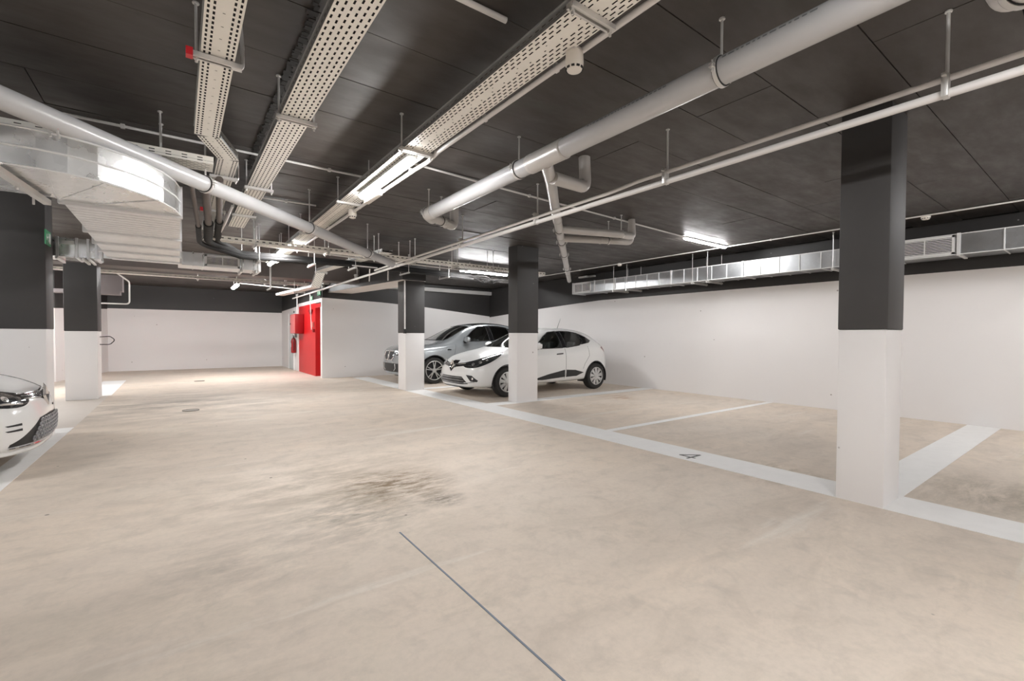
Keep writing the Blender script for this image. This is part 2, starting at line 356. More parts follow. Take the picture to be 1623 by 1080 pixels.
column('charcoal and white column to the right of the leftmost one, farther back', -1.72, -1.26, 11.76, 12.28, top=2.60)
# ------------------------------------------------------------------ floor markings
def marking(name, label, pts, cat='floor marking', z=0.003, mat=M_LINE):
    n = len(pts); mb = MB()
    mb.add([(x, y, 0.0002) for x, y in pts]+[(x, y, z) for x, y in pts], [tuple(range(n))[::-1], tuple(range(n, 2*n))]+[(i, (i+1) % n, n+(i+1) % n, n+i) for i in range(n)])
    return tag(mb.build(name, mat), label, cat)
R = lambda x0, y0, x1, y1: [(x0, y0), (x1, y0), (x1, y1), (x0, y1)]
marking('parking_line', 'long wide white line along the fronts of the right hand bays', R(4.13, -3, 4.58, 13.6))
marking('parking_line', 'thin white line between the two empty bays', R(4.58, 4.01, 9.14, 4.12))
marking('parking_line', 'broad white band running from the nearest column to the right wall', R(4.58, 1.03, 9.14, 1.36))
marking('parking_line', 'white line beside the white hatchback, on the empty bay side', R(4.58, 6.72, 9.14, 7.02))
marking('parking_line', 'white line between the white hatchback and the grey car', R(4.58, 9.72, 9.14, 9.98))
marking('parking_line', 'white line on the left along the nose of the left edge car', [(-1.36, -3), (-1.18, -3), (-1.14, 8.35), (-1.36, 8.35)])
marking('parking_line', 'white line under the left edge car running back to the left column', R(-4.5, 7.95, -1.36, 8.35), z=0.0025)
marking('parking_line', 'white line beside and beyond the second left column', [(-1.70, 12.3), (-1.12, 12.3), (-1.16, 16.1), (-1.62, 16.1)])
marking('painted_apron', 'pale painted strip of floor between the two left columns', [(-1.9, 8.36), (-1.14, 8.36), (-1.16, 12.29), (-1.9, 12.29)], z=0.001, mat=plain('pale_floor_paint', (0.60, 0.54, 0.48), 0.5, 0, 0.05, 4))
four = MB()
def stroke(mb, a, b_, w_): mb.beam((*a, 0.0042), (*b_, 0.0042), w_, 0.0016)
# digit 4, seen upside down and foreshortened from the aisle
stroke(four, (4.255, 2.79), (4.42, 2.655), 0.026); stroke(four, (4.255, 2.79), (4.262, 2.615), 0.024); stroke(four, (4.42, 2.655), (4.19, 2.665), 0.024)
tag(four.build('bay_number', plain('faded_grey_stencil', (0.13, 0.13, 0.12), 0.6)), 'stencilled grey number 4 on the white bay line', 'number')
tag(MB().beam((1.12, 2.72, 0.001), (1.10, -3.0, 0.001), 0.009, 0.003).build('expansion_joint', M_TAR), 'thin blue grey saw cut line across the foreground floor', 'floor joint')
for (x, y, lab) in ((0.44, 14.8, 'small round drain cover on the floor, the farther one'), (0.15, 9.15, 'small round drain cover on the floor, the nearer one')):
    t = thing('drain_cover', lab, 'drain', (x, y, 0), 'drain covers in the aisle')
    ring = [(0.115*math.cos(i*math.pi/16), 0.115*math.sin(i*math.pi/16), 0.003) for i in range(32)]
    MB().tube(ring, 0.005, 6, closed=True).build('rim', M_IRON, t, smooth=True)
    MB().tube([(0, 0, 0.0005), (0, 0, 0.004)], 0.108, 28).build('lid', plain('worn_drain_lid', (0.33, 0.29, 0.25), 0.6, 0, 0.2, 18), t)
# ------------------------------------------------------------------ pipes and conduits
def rod(mb, x, y, z0, z1=CZ, r=0.0055):
    mb.tube([(x, y, z0), (x, y, z1)], r, 8); mb.tube([(x, y, z1-0.008), (x, y, z1)], 0.016, 8)
def ringpts(c, axis, r, n=24, a0=0, a1=2*math.pi):
    axis = Vector(axis).normalized(); ref = Vector((0, 0, 1)) if abs(axis.z) < 0.9 else Vector((1, 0, 0)); a = axis.cross(ref).normalized(); b_ = a.cross(axis)
    return [Vector(c)+(a*math.cos(a0+(a1-a0)*i/n)+b_*math.sin(a0+(a1-a0)*i/n))*r for i in range(n)]
def clamp(t, c, axis, r, band=0.022, hang=True, z1=CZ):
    """pipe clamp with rubber liner, bolts and a threaded hanger"""
    c = Vector(c); ax = Vector(axis).normalized()
    mb = MB(); n = 28
    for (ri, ro, wd, mat_i) in ((r, r+0.006, band*0.5+0.004, 1), (r+0.002, r+0.009, band*0.5, 0)):
        A = ringpts(c-ax*wd, ax, ro, n); B = ringpts(c+ax*wd, ax, ro, n); A2 = ringpts(c-ax*wd, ax, ri, n); B2 = ringpts(c+ax*wd, ax, ri, n)
        vs = A+B+B2+A2
        mb.add(vs, [(k2*n+i, k2*n+(i+1) % n, ((k2+1) % 4)*n+(i+1) % n, ((k2+1) % 4)*n+i) for k2 in range(4) for i in range(n)], mat_i)
    cl = mb.build('pipe_clamp', [M_STEEL, M_RUBBER], t, smooth=True, angle=0.6)
    sd = ax.cross(Vector((0, 0, 1)))
    if sd.length < 0.1: sd = Vector((1, 0, 0))
    sd.normalize()
    for s in (-1, 1):
        b = MB(); p = c+sd*s*(r+0.02); b.obox(p+Vector((0, 0, 0.008)), ax*band, sd*0.03, (0, 0, 0.004)); b.obox(p-Vector((0, 0, 0.008)), ax*band, sd*0.03, (0, 0, 0.004)); b.tube([p+Vector((0, 0, 0.03)), p-Vector((0, 0, 0.03))], 0.005, 6)
        b.build('clamp_bolt', M_STEEL, cl)
    if hang:
        h = MB(); rod(h, c.x, c.y, c.z+r+0.004, z1, 0.007); h.build('hanger_rod', M_STEEL, t)
def collar(t, c, axis, r, ln=0.05, mat=M_PVC2, name='pipe_socket'):
    c = Vector(c); ax = Vector(axis).normalized(); e = ln/2
    MB().tube([c-ax*e, c-ax*(e-0.008), c+ax*(e-0.008), c+ax*e], [r+0.001, r+0.006, r+0.006, r+0.001], 28).build(name, mat, t, smooth=True)
# --- large grey drain pipe parallel to the bays (X = 2.35)
PX, PZ, PR = 2.35, 2.665, 0.072
t = thing('drain_pipe', 'thick grey plastic pipe crossing the ceiling from top right to its elbow by the lamp', 'pipe')
MB().tube([(PX, -2.5, PZ+0.01), (PX, 4.72, PZ)], PR, 32).build('pipe_run', M_PVC, t, smooth=True)
el = arcpath([(PX, 4.70, PZ), (PX, 4.86, PZ), (PX+0.10, 4.94, PZ-0.01)], 0.08)
MB().tube(el, PR+0.004, 28).build('elbow', M_PVC2, t, smooth=True)
MB().tube(arcpath([(PX+0.05, 4.90, PZ-0.005), (2.86, 5.16, PZ-0.02), (2.86, 5.16, CZ)], 0.10, 8), 0.056, 24).build('branch_pipe', M_PVC2, t, smooth=True)
collar(t, (2.70, 5.07, PZ-0.017), (0.5, 0.27, 0), 0.056, 0.02)
for y in (1.32, 3.11, 4.84): clamp(t, (PX, y, PZ+0.004), (0, 1, 0), PR)
clamp(t, (2.60, 5.01, PZ-0.014), (0.5, 0.27, 0), 0.056)
for y in (2.92, 2.55): collar(t, (PX, y, PZ), (0, 1, 0), PR, 0.03)
MB().tube([(PX, 2.55, PZ), (PX, 2.95, PZ)], PR+0.005, 28).build('tee_sleeve', M_PVC2, t, smooth=True)
# stencil marks along the pipe (illegible print)
mk = MB()
for seg in ((1.28, 0.85), (2.25, 1.62)):
    y = seg[0]
    while y > seg[1]:
        l = random.choice((0.012, 0.02, 0.03)); a = math.radians(152)
        c = Vector((PX+math.cos(a)*(PR+0.001), y-l/2, PZ+0.004+math.sin(a)*(PR+0.001)))
        mk.obox(c, (0, l, 0), (math.sin(a)*0.011, 0, -math.cos(a)*0.011), (0.0006*math.cos(a), 0, 0.0006*math.sin(a))); y -= l+0.012
mk.build('printed_marks', plain('faded_ink', (0.16, 0.16, 0.17), 0.5), t)['kind'] = 'stuff'
# --- branch from the tee to the right wall corner
t = thing('branch_pipe_run', 'silver grey pipe running from the thick pipe back to the long duct end', 'pipe')
bp = [(PX+0.02, 2.78, PZ-0.03), (2.70, 3.10, 2.645), (3.345, 3.767, 2.66), (8.05, 8.50, 2.67)]
MB().tube(arcpath(bp, 0.1), 0.052, 24).build('pipe_run', M_PVC2, t, smooth=True)
dv = (Vector(bp[3])-Vector(bp[2])).normalized()
P0 = Vector(bp[2])
for k2 in (0.0, 0.55, 1.15, 1.5, 1.95, 3.1, 4.2, 5.3): collar(t, P0+dv*k2, dv, 0.052, 0.07 if k2 < 2 else 0.04)
for k2 in (1.05, 1.85, 2.9, 4.6): clamp(t, P0+dv*k2, dv, 0.053, hang=False)
MB().tube(arcpath([(2.62, 2.98, 2.62), (3.12, 3.08, 2.66), (3.12, 3.10, CZ)], 0.09, 8), 0.055, 24).build('elbow', M_PVC2, t, smooth=True)
MB().tube(arcpath([(4.05, 4.47, 2.66), (4.95, 4.22, 2.67), (5.32, 4.30, 2.70), (5.32, 4.32, CZ)], 0.08, 6), 0.05, 20).build('side_pipe', M_PVC2, t, smooth=True)
MB().tube(arcpath([(4.45, 4.87, 2.66), (5.25, 4.52, 2.665), (5.52, 4.50, 2.68), (5.54, 4.50, CZ)], 0.08, 6), 0.05, 20).build('side_pipe', M_PVC2, t, smooth=True)
clamp(t, (5.0, 4.24, 2.675), (1, 0.15, 0.04), 0.05); clamp(t, (5.12, 4.58, 2.665), (1, -0.4, 0), 0.05); collar(t, (5.0, 4.63, 2.664), (1, -0.42, 0), 0.05, 0.03)
# --- twin pipes X = 3.22
t = thing('twin_conduits', 'pair of thin white steel pipes hung on clamps the length of the bays', 'pipe')
MB().tube([(3.235, -2.5, 2.522), (3.21, 9.0, 2.515), (3.20, 17.2, 2.52)], 0.0225, 16).build('lower_pipe', M_COND, t, smooth=True)
MB().tube(arcpath([(3.235, -2.5, 2.60), (3.225, 2.55, 2.597), (3.19, 2.85, 2.565), (3.185, 9.0, 2.56)], 0.3), 0.0165, 12).build('upper_pipe', M_COND, t, smooth=True)
for y in (0.59, 2.27, 3.94, 5.60, 7.9, 10.3, 13.2, 16.6):
    m_ = MB(); m_.obox((3.215, y, 2.558), (0.062, 0, 0), (0, 0.028, 0), (0, 0, 0.125)); m_.obox((3.215, y, 2.60), (0.10, 0, 0), (0, 0.02, 0), (0, 0, 0.012)); m_.build('pipe_clamp', M_STEEL, t, bevel=0.004)
    m_ = MB(); rod(m_, 3.24, y, 2.61, r=0.0085); m_.build('hanger_rod', M_STEEL, t)
# --- left large pipe
t = thing('drain_pipe', 'thick light grey pipe sloping in from the upper left edge towards the middle beams', 'pipe')
L0, L1 = Vector((-2.55, 1.66, 2.505)), Vector((3.15, 7.80, 2.50))
L0 = Vector((-0.75, 3.56, 2.5))+(Vector((-0.75, 3.56, 2.5))-Vector((1.24, 5.69, 2.5)))*0.9
MB().tube([L0, (-0.75, 3.56, 2.5), (0.19, 4.57, 2.5), (1.24, 5.69, 2.5), (2.33, 6.90, 2.5), (3.0, 7.62, 2.5)], 0.063, 32).build('pipe_run', M_PVC, t, smooth=True)
for (x, y) in ((0.19, 4.57), (1.24, 5.69), (2.33, 6.9)): clamp(t, (x, y, 2.5), (1.0, 1.07, 0), 0.064)
# --- corner pipe top right
t = thing('drain_pipe', 'short pale pipe end with a chrome clamp in the upper right corner', 'pipe')
MB().tube(arcpath([(2.62, -0.05, 2.80), (3.03, 0.34, 2.78), (3.12, 0.40, CZ)], 0.10, 8), 0.068, 28).build('pipe_run', M_COND, t, smooth=True)
clamp(t, (3.0, 0.315, 2.782), (1, 0.95, 0), 0.069, 0.03)
# --- white conduits
def conduit(label, pts, r=0.011, clips=(), rad=0.04, detector=None):
    t = thing('conduit', label, 'conduit')
    MB().tube(arcpath(pts, rad, 5), r, 10).build('tube', M_COND, t, smooth=True)
    if clips:
        for c in clips:
            m_ = MB(); m_.obox(c, (0.03, 0, 0), (0, 0.03, 0), (0, 0, r*2+0.012)); m_.build('clip', M_COND, t, bevel=0.004)
    return t
cz = CZ-0.018
conduit('white conduit on the ceiling from the left duct to the middle cable tray', [(-2.5, 4.86, cz), (-0.69, 4.85, cz), (1.62, 4.85, cz)], clips=((-0.35, 4.85, cz), (0.28, 4.85, cz), (1.25, 4.85, cz)))
conduit('white conduit on the ceiling from the lit tray to the lamp in the empty bay', [(1.66, 4.16, cz), (3.2, 4.28, cz), (6.9, 4.47, cz)], clips=((3.4, 4.29, cz), (5.0, 4.37, cz)))
conduit('white conduit running the length of the ceiling near the right wall', [(8.34, -2.5, cz), (8.24, 4.5, cz), (8.22, 10.6, cz)], clips=((8.28, 2.4, cz), (8.25, 3.7, cz), (8.23, 8.3, cz)))
conduit('short white conduit on the ceiling between the two perforated trays near the grey pipe', [(0.72, 6.32, cz), (1.45, 6.28, cz)], clips=((1.1, 6.3, cz),))
conduit('short white conduit crossing to the lit tray at the top of the picture', [(0.72, 2.02, cz), (1.42, 2.0, cz)], r=0.016)
conduit('white conduit hung alongside the lit cable tray, with a kink beside the lamp', [(1.67, -2.5, 2.705), (1.665, 3.25, 2.705), (1.655, 3.42, 2.67), (1.63, 3.62, 2.66), (1.60, 7.6, 2.66)], r=0.0165,
        clips=((1.70, 1.15, 2.73), (1.69, 1.9, 2.73), (1.69, 2.62, 2.73), (1.66, 3.28, 2.71), (1.65, 3.75, 2.69)), rad=0.06)
conduit('white conduit bent round the bracket on the far left column', [(-1.17, 14.2, 2.70), (-0.95, 14.3, 2.52), (-0.95, 14.3, 1.98), (-1.7, 14.3, 1.98)], r=0.016, rad=0.08)
conduit('white conduit dropping from the ceiling to the far cable tray left of the red door', [(1.5, 11.5, 2.9), (1.68, 11.5, 2.9), (1.68, 11.5, 2.30), (1.60, 11.5, 2.26)], r=0.02)
conduit('white conduit running down the left corner of the column with the grey car', [(4.09, 9.63, 2.48), (4.09, 9.63, 1.40)], r=0.016)
conduit('white conduit standing in front of the red door wall', [(3.22, 14.75, 2.5), (3.26, 14.75, 1.42)], r=0.014)
conduit('white conduit rising from the red hose cabinet', [(3.2, 16.5, 1.95), (3.2, 16.5, 2.5)], r=0.018)
conduit('left of two pale conduits slanting down the beam side near the slim column', [(3.30, 9.62, 2.75), (3.62, 10.6, 2.53)], r=0.014)
conduit('right of two pale conduits slanting down the beam side near the slim column', [(3.70, 9.62, 2.75), (3.92, 10.2, 2.53)], r=0.014)
conduit('upper thin white conduit beneath the far cross tray', [(0.45, 7.75, 2.60), (2.35, 7.75, 2.56), (4.7, 7.9, 2.56)], r=0.013, clips=((0.9, 7.75, 2.6), (2.0, 7.75, 2.57)))
conduit('lower thin white conduit beneath the far cross tray', [(1.45, 8.9, 2.60), (3.2, 8.9, 2.60)], r=0.013)
conduit('white conduit under the farthest cable tray near the end wall', [(-1.1, 13.6, 2.66), (2.4, 13.6, 2.62)], r=0.014)
conduit('thin white conduit ahead of the lamp near the end wall', [(1.4, 15.0, 2.72), (2.95, 15.2, 2.66)], r=0.016)
conduit('white conduit leading into the lamp beyond the corner column', [(4.0, 8.1, 2.66), (5.2, 8.25, 2.66)], r=0.014)
# switch boxes at the ends of the conduits
tag(MB().box((4.06, 9.60, 1.30), (4.12, 9.66, 1.40)).build('switch_box', M_RUBBER, bevel=0.004), 'small black switch box at the paint edge of the column by the grey car', 'switch')
tag(MB().box((3.29, 14.70, 1.34), (3.345, 14.82, 1.44)).build('switch_box', M_REDD, bevel=0.004), 'small dark call point at the foot of the conduit on the red wall', 'call point')
tag(MB().box((5.62, 6.95, 1.70), (5.70, 7.02, 1.86)).build('junction_box', M_COND, bevel=0.006), 'small white box on the right side of the column in front of the hatchback', 'junction box') if False else None
tag(MB().box((9.10, 11.45, 2.40), (9.145, 11.66, 2.56)).build('junction_box', M_COND, bevel=0.006), 'small white box high on the dark wall right of the middle column', 'junction box')
lp = thing('cable_loop', 'thin black cable loop hanging from the side of the second left column', 'cable', (0, 0, 0))
MB().tube(arcpath([(-1.255, 12.0, 1.20), (-1.1, 12.0, 1.21), (-1.02, 12.0, 1.14), (-1.1, 12.0, 1.05), (-1.255, 12.0, 1.05)], 0.06, 6), 0.008, 8).build('loop', M_RUBBER, lp, smooth=True)
# ------------------------------------------------------------------ insulated refrigerant pipes
for i, (dy, dz, r, nm) in enumerate(((0, 0, 0.052, 'thickest'), (0.11, 0.035, 0.042, 'middle'), (-0.10, -0.05, 0.030, 'lowest'))):
    t = thing('insulated_pipe', 'black foam insulated pipe sweeping right below the far cross tray, %s of three' % nm, 'pipe', group='black insulated pipes')
    pts = [(0.20+dy, 4.9, 2.62+dz), (0.30+dy, 6.6, 2.60+dz), (0.34+dy, 7.6, 2.55+dz), (0.75, 7.95+dy, 2.46+dz), (2.75, 9.05+dy, 2.655+dz), (5.7, 9.42+dy*0.6, 2.67+dz)]
    P = arcpath(pts, 0.35, 8)
    k3 = 10
    MB().tube(P[:k3], r*0.72, 14).build('foil_sleeve', M_BROWNP, t, smooth=True); MB().tube(P[k3-1:], r, 14).build('insulation', M_INSUL, t, smooth=True)
t = thing('support_rail', 'steel rail bracket hung under the black insulated pipes', 'bracket')
for x, yc, zz in ((1.0, 8.1, 2.37), (1.9, 8.58, 2.47), (2.75, 9.05, 2.545), (3.9, 9.2, 2.56), (4.9, 9.3, 2.56)):
    m_ = MB().box((x-0.02, yc-0.24, zz), (x+0.02, yc+0.24, zz+0.025)); m_.build('rail', M_STEEL, t)
    for y in (yc-0.22, yc+0.22):
        m_ = MB(); rod(m_, x, y, zz-0.01, r=0.007); m_.build('hanger_rod', M_STEEL, t)
t = thing('cable_bundle', 'tangle of black cable ends beyond the column of the grey car', 'cables')
for i in range(7):
    p0 = Vector((5.55+random.uniform(0, 0.5), 9.45+random.uniform(-.1, .1), 2.66)); pp = [p0]
    for q in range(5): pp.append(pp[-1]+Vector((random.uniform(0.05, .18), random.uniform(-.1, .1), random.uniform(-.05, .05))))
    MB().tube(arcpath(pp, 0.04, 4), 0.012, 6).build('cable', M_INSUL, t, smooth=True)
# ------------------------------------------------------------------ cable trays
def perf(mb, o, U, V, L, W, rows, t0=0.0):
    """sheet with real slots; rows = (v centre, band, pitch, slot length, slot width, phase)"""
    o, U, V = Vector(o), Vector(U).normalized(), Vector(V).normalized()
    P_ = lambda u, v: o+U*u+V*v
    def q(u0, u1, v0, v1):
        if u1-u0 > 1e-5 and v1-v0 > 1e-5: mb.add([P_(u0, v0), P_(u1, v0), P_(u1, v1), P_(u0, v1)], [(0, 1, 2, 3)])
    v = 0.0
    for (vc, bd, pt, sl, sw, ph) in rows:
        a, b_ = vc-bd/2, vc+bd/2; q(0, L, v, a); v = b_
        u = ph*pt; q(0, u, a, b_)
        while u+pt <= L:
            h0, h1 = u+(pt-sl)/2, u+(pt+sl)/2; w0, w1 = vc-sw/2, vc+sw/2
            c = [P_(u, a), P_(u+pt, a), P_(u+pt, b_), P_(u, b_), P_(h0, w0), P_(h1, w0), P_(h1, w1), P_(h0, w1)]
            mb.add(c, [(0, 1, 5, 4), (1, 2, 6, 5), (2, 3, 7, 6), (3, 0, 4, 7)]); u += pt
        q(u, L, a, b_)
    q(0, L, v, W)
def rows_even(W, n, pt, sl, sw, stag=True, skip=()):
    bd = W/n*0.98; return [(W/n*(i+0.5), bd, pt, sl, sw, 0.5 if (stag and i % 2) else 0.0) for i in range(n) if i not in skip]
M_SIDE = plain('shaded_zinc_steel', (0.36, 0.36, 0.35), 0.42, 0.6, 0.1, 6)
M_YELLOW = plain('yellow_cable_sheath', (0.75, 0.52, 0.03), 0.5)
def tray_run(t, p, q, W, rows, side=0.055, lip=True, siderows=None, yellow=None, sidem=None):
    """straight tray from p to q (centre line of its bottom)"""
    p, q = Vector(p), Vector(q); U = (q-p).normalized(); V = U.cross(Vector((0, 0, 1))).normalized(); L = (q-p).length
    mb = MB(); perf(mb, p-V*W/2, U, V, L, W, rows); mb.build('tray_bottom', M_TRAY, t)
    nc = int(W/0.022)
    for i in range(nc):
        v = -W/2+W*(i+0.5)/nc; hh = Vector((0, 0, 0.016+0.004*(i % 2)))
        yel = yellow is not None and i == yellow
        MB().tube([p+V*v+hh-(Vector((0, 0, 0.004)) if yel else Vector()), q+V*v+hh-(Vector((0, 0, 0.004)) if yel else Vector())], W/nc*0.52, 6).build('cable', M_YELLOW if yel else M_INSUL, t, smooth=True)
    for s in (-1, 1):
        mb = MB(); upv = U.cross(V)*-1 if (U.cross(V)).z < 0 else U.cross(V)
        perf(mb, p+V*s*W/2, U, upv, L, side, siderows or [(side*0.5, side*0.6, 0.05, 0.028, 0.007, 0.0)])
        a = p+V*s*W/2+upv*side
        mb.beam(a, a+U*L, 0.007, 0.005, 0, upv)
        mb.build('side_rim', sidem or M_SIDE, t)
def bracket(t, c, U, W, dz=0.0, red=False, one=None, rodz=CZ):
    """slotted channel under the tray hung on threaded rods"""
    c = Vector(c); U = Vector(U).normalized(); V = U.cross(Vector((0, 0, 1))).normalized()
    w2 = W/2+0.035
    mb = MB()
    for k3 in (-0.019, 0.019): mb.obox(c+U*k3+Vector((0, 0, -0.013-dz)), U*0.004, V*w2*2, (0, 0, 0.024))
    mb.obox(c+Vector((0, 0, -0.003-dz)), U*0.040, V*w2*2, (0, 0, 0.004))
    for k3 in (-0.013, 0.013): mb.obox(c+U*k3+Vector((0, 0, -0.024-dz)), U*0.010, V*w2*2, (0, 0, 0.003))
    ch = mb.build('crossbar', M_STEEL, t)
    if red: MB().obox(c-V*(w2+0.012)+Vector((0, 0, -0.01)), U*0.045, V*0.03, (0, 0, 0.04)).build('end_cap', plain('red_plastic_cap', (0.62, 0.02, 0.03), 0.4), ch)
    for s in ((-1, 1) if one is None else (one,)):
        m_ = MB(); p = c+V*s*(W/2+0.018); rod(m_, p.x, p.y, c.z-0.05-dz, rodz, 0.0065); m_.tube([p+Vector((0, 0, -0.036)), p+Vector((0, 0, -0.026))], 0.012, 6); m_.build('hanger_rod', M_STEEL, t)
# tray with the lamp (X 1.41 - 1.62)
t = thing('cable_tray', 'broad perforated cable tray carrying the long lit lamp, right of the other two', 'cable tray')
W3 = 0.205; wr = W3/9
rw = []
for i in range(9):
    if i == 4: rw.append((W3*(i+0.5)/9, wr*0.98, 0.12, 0.012, 0.006, 0.2))
    elif i == 3: rw.append((W3*(i+0.5)/9, wr*0.98, 0.24, 0.010, 0.004, 0.2))
    else: rw.append((W3*(i+0.5)/9, wr*0.98, 0.052, 0.031, 0.0075, 0.5*(i % 2)))
tray_run(t, (1.515, -2.5, 2.70), (1.505, 10.2, 2.69), W3, rw)
MB().obox((1.515, 0.98, 2.697), (W3, 0, 0), (0, 0.28, 0), (0, 0, 0.003)).build('joint_plate', M_TRAY, t)
for y in (-0.6, 1.46, 3.33, 5.06, 6.9, 8.4): bracket(t, (1.51, y, 2.697), (0, 1, 0), W3)
# tray 2 (X 0.56 - 0.74)
t = thing('cable_tray', 'evenly perforated cable tray in the middle of the three running away', 'cable tray')
tray_run(t, (0.655, -2.5, 2.70), (0.635, 7.15, 2.70), 0.18, rows_even(0.18, 6, 0.050, 0.027, 0.0095))
for y in (0.9, 3.33, 5.10, 6.35): bracket(t, (0.65, y, 2.697), (0, 1, 0), 0.18)
# tray 1 with jog
t = thing('cable_tray', 'leftmost narrow perforated cable tray that jogs sideways by the round pipe', 'cable tray')
def rows1(W):
    return [(W*.10, W*.14, .040, .024, .0095, 0), (W*.25, W*.14, .040, .024, .0095, .0), (W*.5, W*.14, .11, .004, .011, .3), (W*.75, W*.14, .040, .024, .0095, 0), (W*.90, W*.14, .040, .024, .0095, .0)]
tray_run(t, (0.178, 2.25, 2.70), (0.178, 4.02, 2.70), 0.15, rows1(0.15)); tray_run(t, (0.178, -2.5, 2.70), (0.178, 2.25, 2.70), 0.15, rows1(0.15), yellow=1)
tray_run(t, (0.19, 4.02, 2.70), (0.345, 4.45, 2.70), 0.15, rows1(0.15))
tray_run(t, (0.345, 4.45, 2.70), (0.345, 7.6, 2.70), 0.15, rows1(0.15))
for y, rd in ((1.0, False), (2.86, True)): bracket(t, (0.178, y, 2.697), (0, 1, 0), 0.15, red=rd, one=-1)
for y, rd in ((4.93, False), (6.3, True)): bracket(t, (0.345, y, 2.697), (0, 1, 0), 0.15, red=rd, one=1)
for (x, y) in ((0.178, 2.86), (0.345, 4.93)):
    MB().tube(arcpath([(x+0.06, y, 2.672), (x+0.112, y, 2.68), (x+0.112, y, 2.80), (x+0.10, y, CZ)], 0.04, 6), 0.010, 10).build('bent_hanger', M_STEEL, t, smooth=True)
# flexible conduit beside tray 1
conduit('curved white conduit dropping between the first two trays', [(0.50, 6.0, 2.70), (0.47, 6.6, 2.62), (0.44, 7.4, 2.58)], r=0.014)
# cross tray over the duct, running along X
sr = [(0.018, 0.014, 0.10, 0.035, 0.007, 0), (0.038, 0.014, 0.10, 0.035, 0.007, 0)]
t = thing('cable_tray', 'cable tray with slotted side lying across above the curved duct on the left', 'cable tray')
tray_run(t, (-3.4, 4.55, 2.60), (0.24, 4.50, 2.62), 0.22, rows_even(0.22, 7, 0.05, 0.030, 0.006), siderows=sr, sidem=M_TRAY)
for x in (-1.6, -0.1): bracket(t, (x, 4.53, 2.597), (1, 0, 0), 0.22)
t = thing('cable_tray', 'long cable tray crossing behind the three trays towards the middle column', 'cable tray')
tray_run(t, (0.28, 7.52, 2.56), (6.4, 7.60, 2.57), 0.18, rows_even(0.18, 6, 0.055, 0.030, 0.008), siderows=[(0.03, 0.026, 0.085, 0.038, 0.015, 0)], sidem=M_TRAY)
for x in (0.9, 1.9, 2.7, 3.35, 4.2, 5.0, 5.8): bracket(t, (x, 7.55, 2.557), (1, 0, 0), 0.18)
t = thing('cable_tray', 'far perforated cable tray running level just before the end wall', 'cable tray')
tray_run(t, (-4.5, 13.9, 2.66), (3.0, 13.9, 2.66), 0.2, rows_even(0.2, 6, 0.06, 0.032, 0.010), siderows=[(0.03, 0.026, 0.10, 0.045, 0.015, 0)], sidem=M_TRAY)
for x in (-2.5, 0.4, 1.9, 2.4): bracket(t, (x, 13.9, 2.657), (1, 0, 0), 0.2)
t = thing('cable_tray', 'small cable tray stepping down in front of the red door wall', 'cable tray')
rr6 = rows_even(0.2, 6, 0.05, 0.022, 0.010)
tray_run(t, (2.95, 7.7, 2.70), (2.80, 9.3, 2.70), 0.2, rr6); tray_run(t, (2.75, 9.6, 2.70), (2.62, 10.9, 2.70), 0.2, rr6)
tray_run(t, (2.62, 10.9, 2.70), (2.58, 11.25, 2.36), 0.2, rr6); tray_run(t, (2.58, 11.25, 2.36), (2.30, 14.2, 2.36), 0.2, rr6)
bracket(t, (2.62, 10.9, 2.69), (0, 1, 0), 0.2); bracket(t, (2.5, 12.6, 2.355), (0, 1, 0), 0.2)
# ------------------------------------------------------------------ ducts
# long duct on the right wall
DX0, DX1, DZ0, DZ1 = 8.55, 9.02, 2.39, 2.665
t = thing('ventilation_duct', 'long galvanised duct with upright ribs along the right wall', 'duct')
seams = [-2.5, -1.0, 0.55, 1.40, 2.72, 4.33, 5.87, 7.43, 8.10, 8.88]
for a, b_ in zip(seams, seams[1:]):
    nn = max(1, round((b_-a)/0.34))
    for i in range(nn):
        y0_, y1_ = a+(b_-a)*i/nn, a+(b_-a)*(i+1)/nn
        e = [random.uniform(0, 0.006) for _ in range(4)]
        if 1.38 < y0_ < 2.1 or y0_ > 8.05: e = [0, 0, 0, 0]
        x_ = DX0; mb_ = MB()
        mb_.add([(x_+e[0], y0_, DZ0), (x_+e[1], y1_, DZ0), (x_+e[2], y1_, DZ1), (x_+e[3], y0_, DZ1), (DX1, y0_, DZ0), (DX1, y1_, DZ0), (DX1, y1_, DZ1), (DX1, y0_, DZ1)],
                [(0, 3, 2, 1), (4, 5, 6, 7), (0, 1, 5, 4), (1, 2, 6, 5), (2, 3, 7, 6), (3, 0, 4, 7)])
        mb_.build('duct_panel', M_GALVR, t)
        if i and not (1.42 < y0_ < 2.05 or 8.25 < y0_ < 8.85):
            MB().box((DX0-0.008, y0_-0.007, DZ0-0.008), (DX1, y0_+0.007, DZ1+0.004)).build('rib', M_RIB, t)
for z in (DZ0, DZ1): MB().box((DX0-0.006, seams[0], z-0.006), (DX0+0.006, 8.88, z+0.006)).build('edge_fold', M_RIB, t)
for y in seams[1:-1]:
    MB().box((DX0-0.014, y-0.018, DZ0-0.014), (DX1+0.01, y+0.018, DZ1+0.012)).build('flange', M_RIB, t)
MB().box((DX0-0.012, 8.87, DZ0-0.012), (DX1+0.01, 8.90, DZ1+0.012)).build('flange', M_RIB, t)
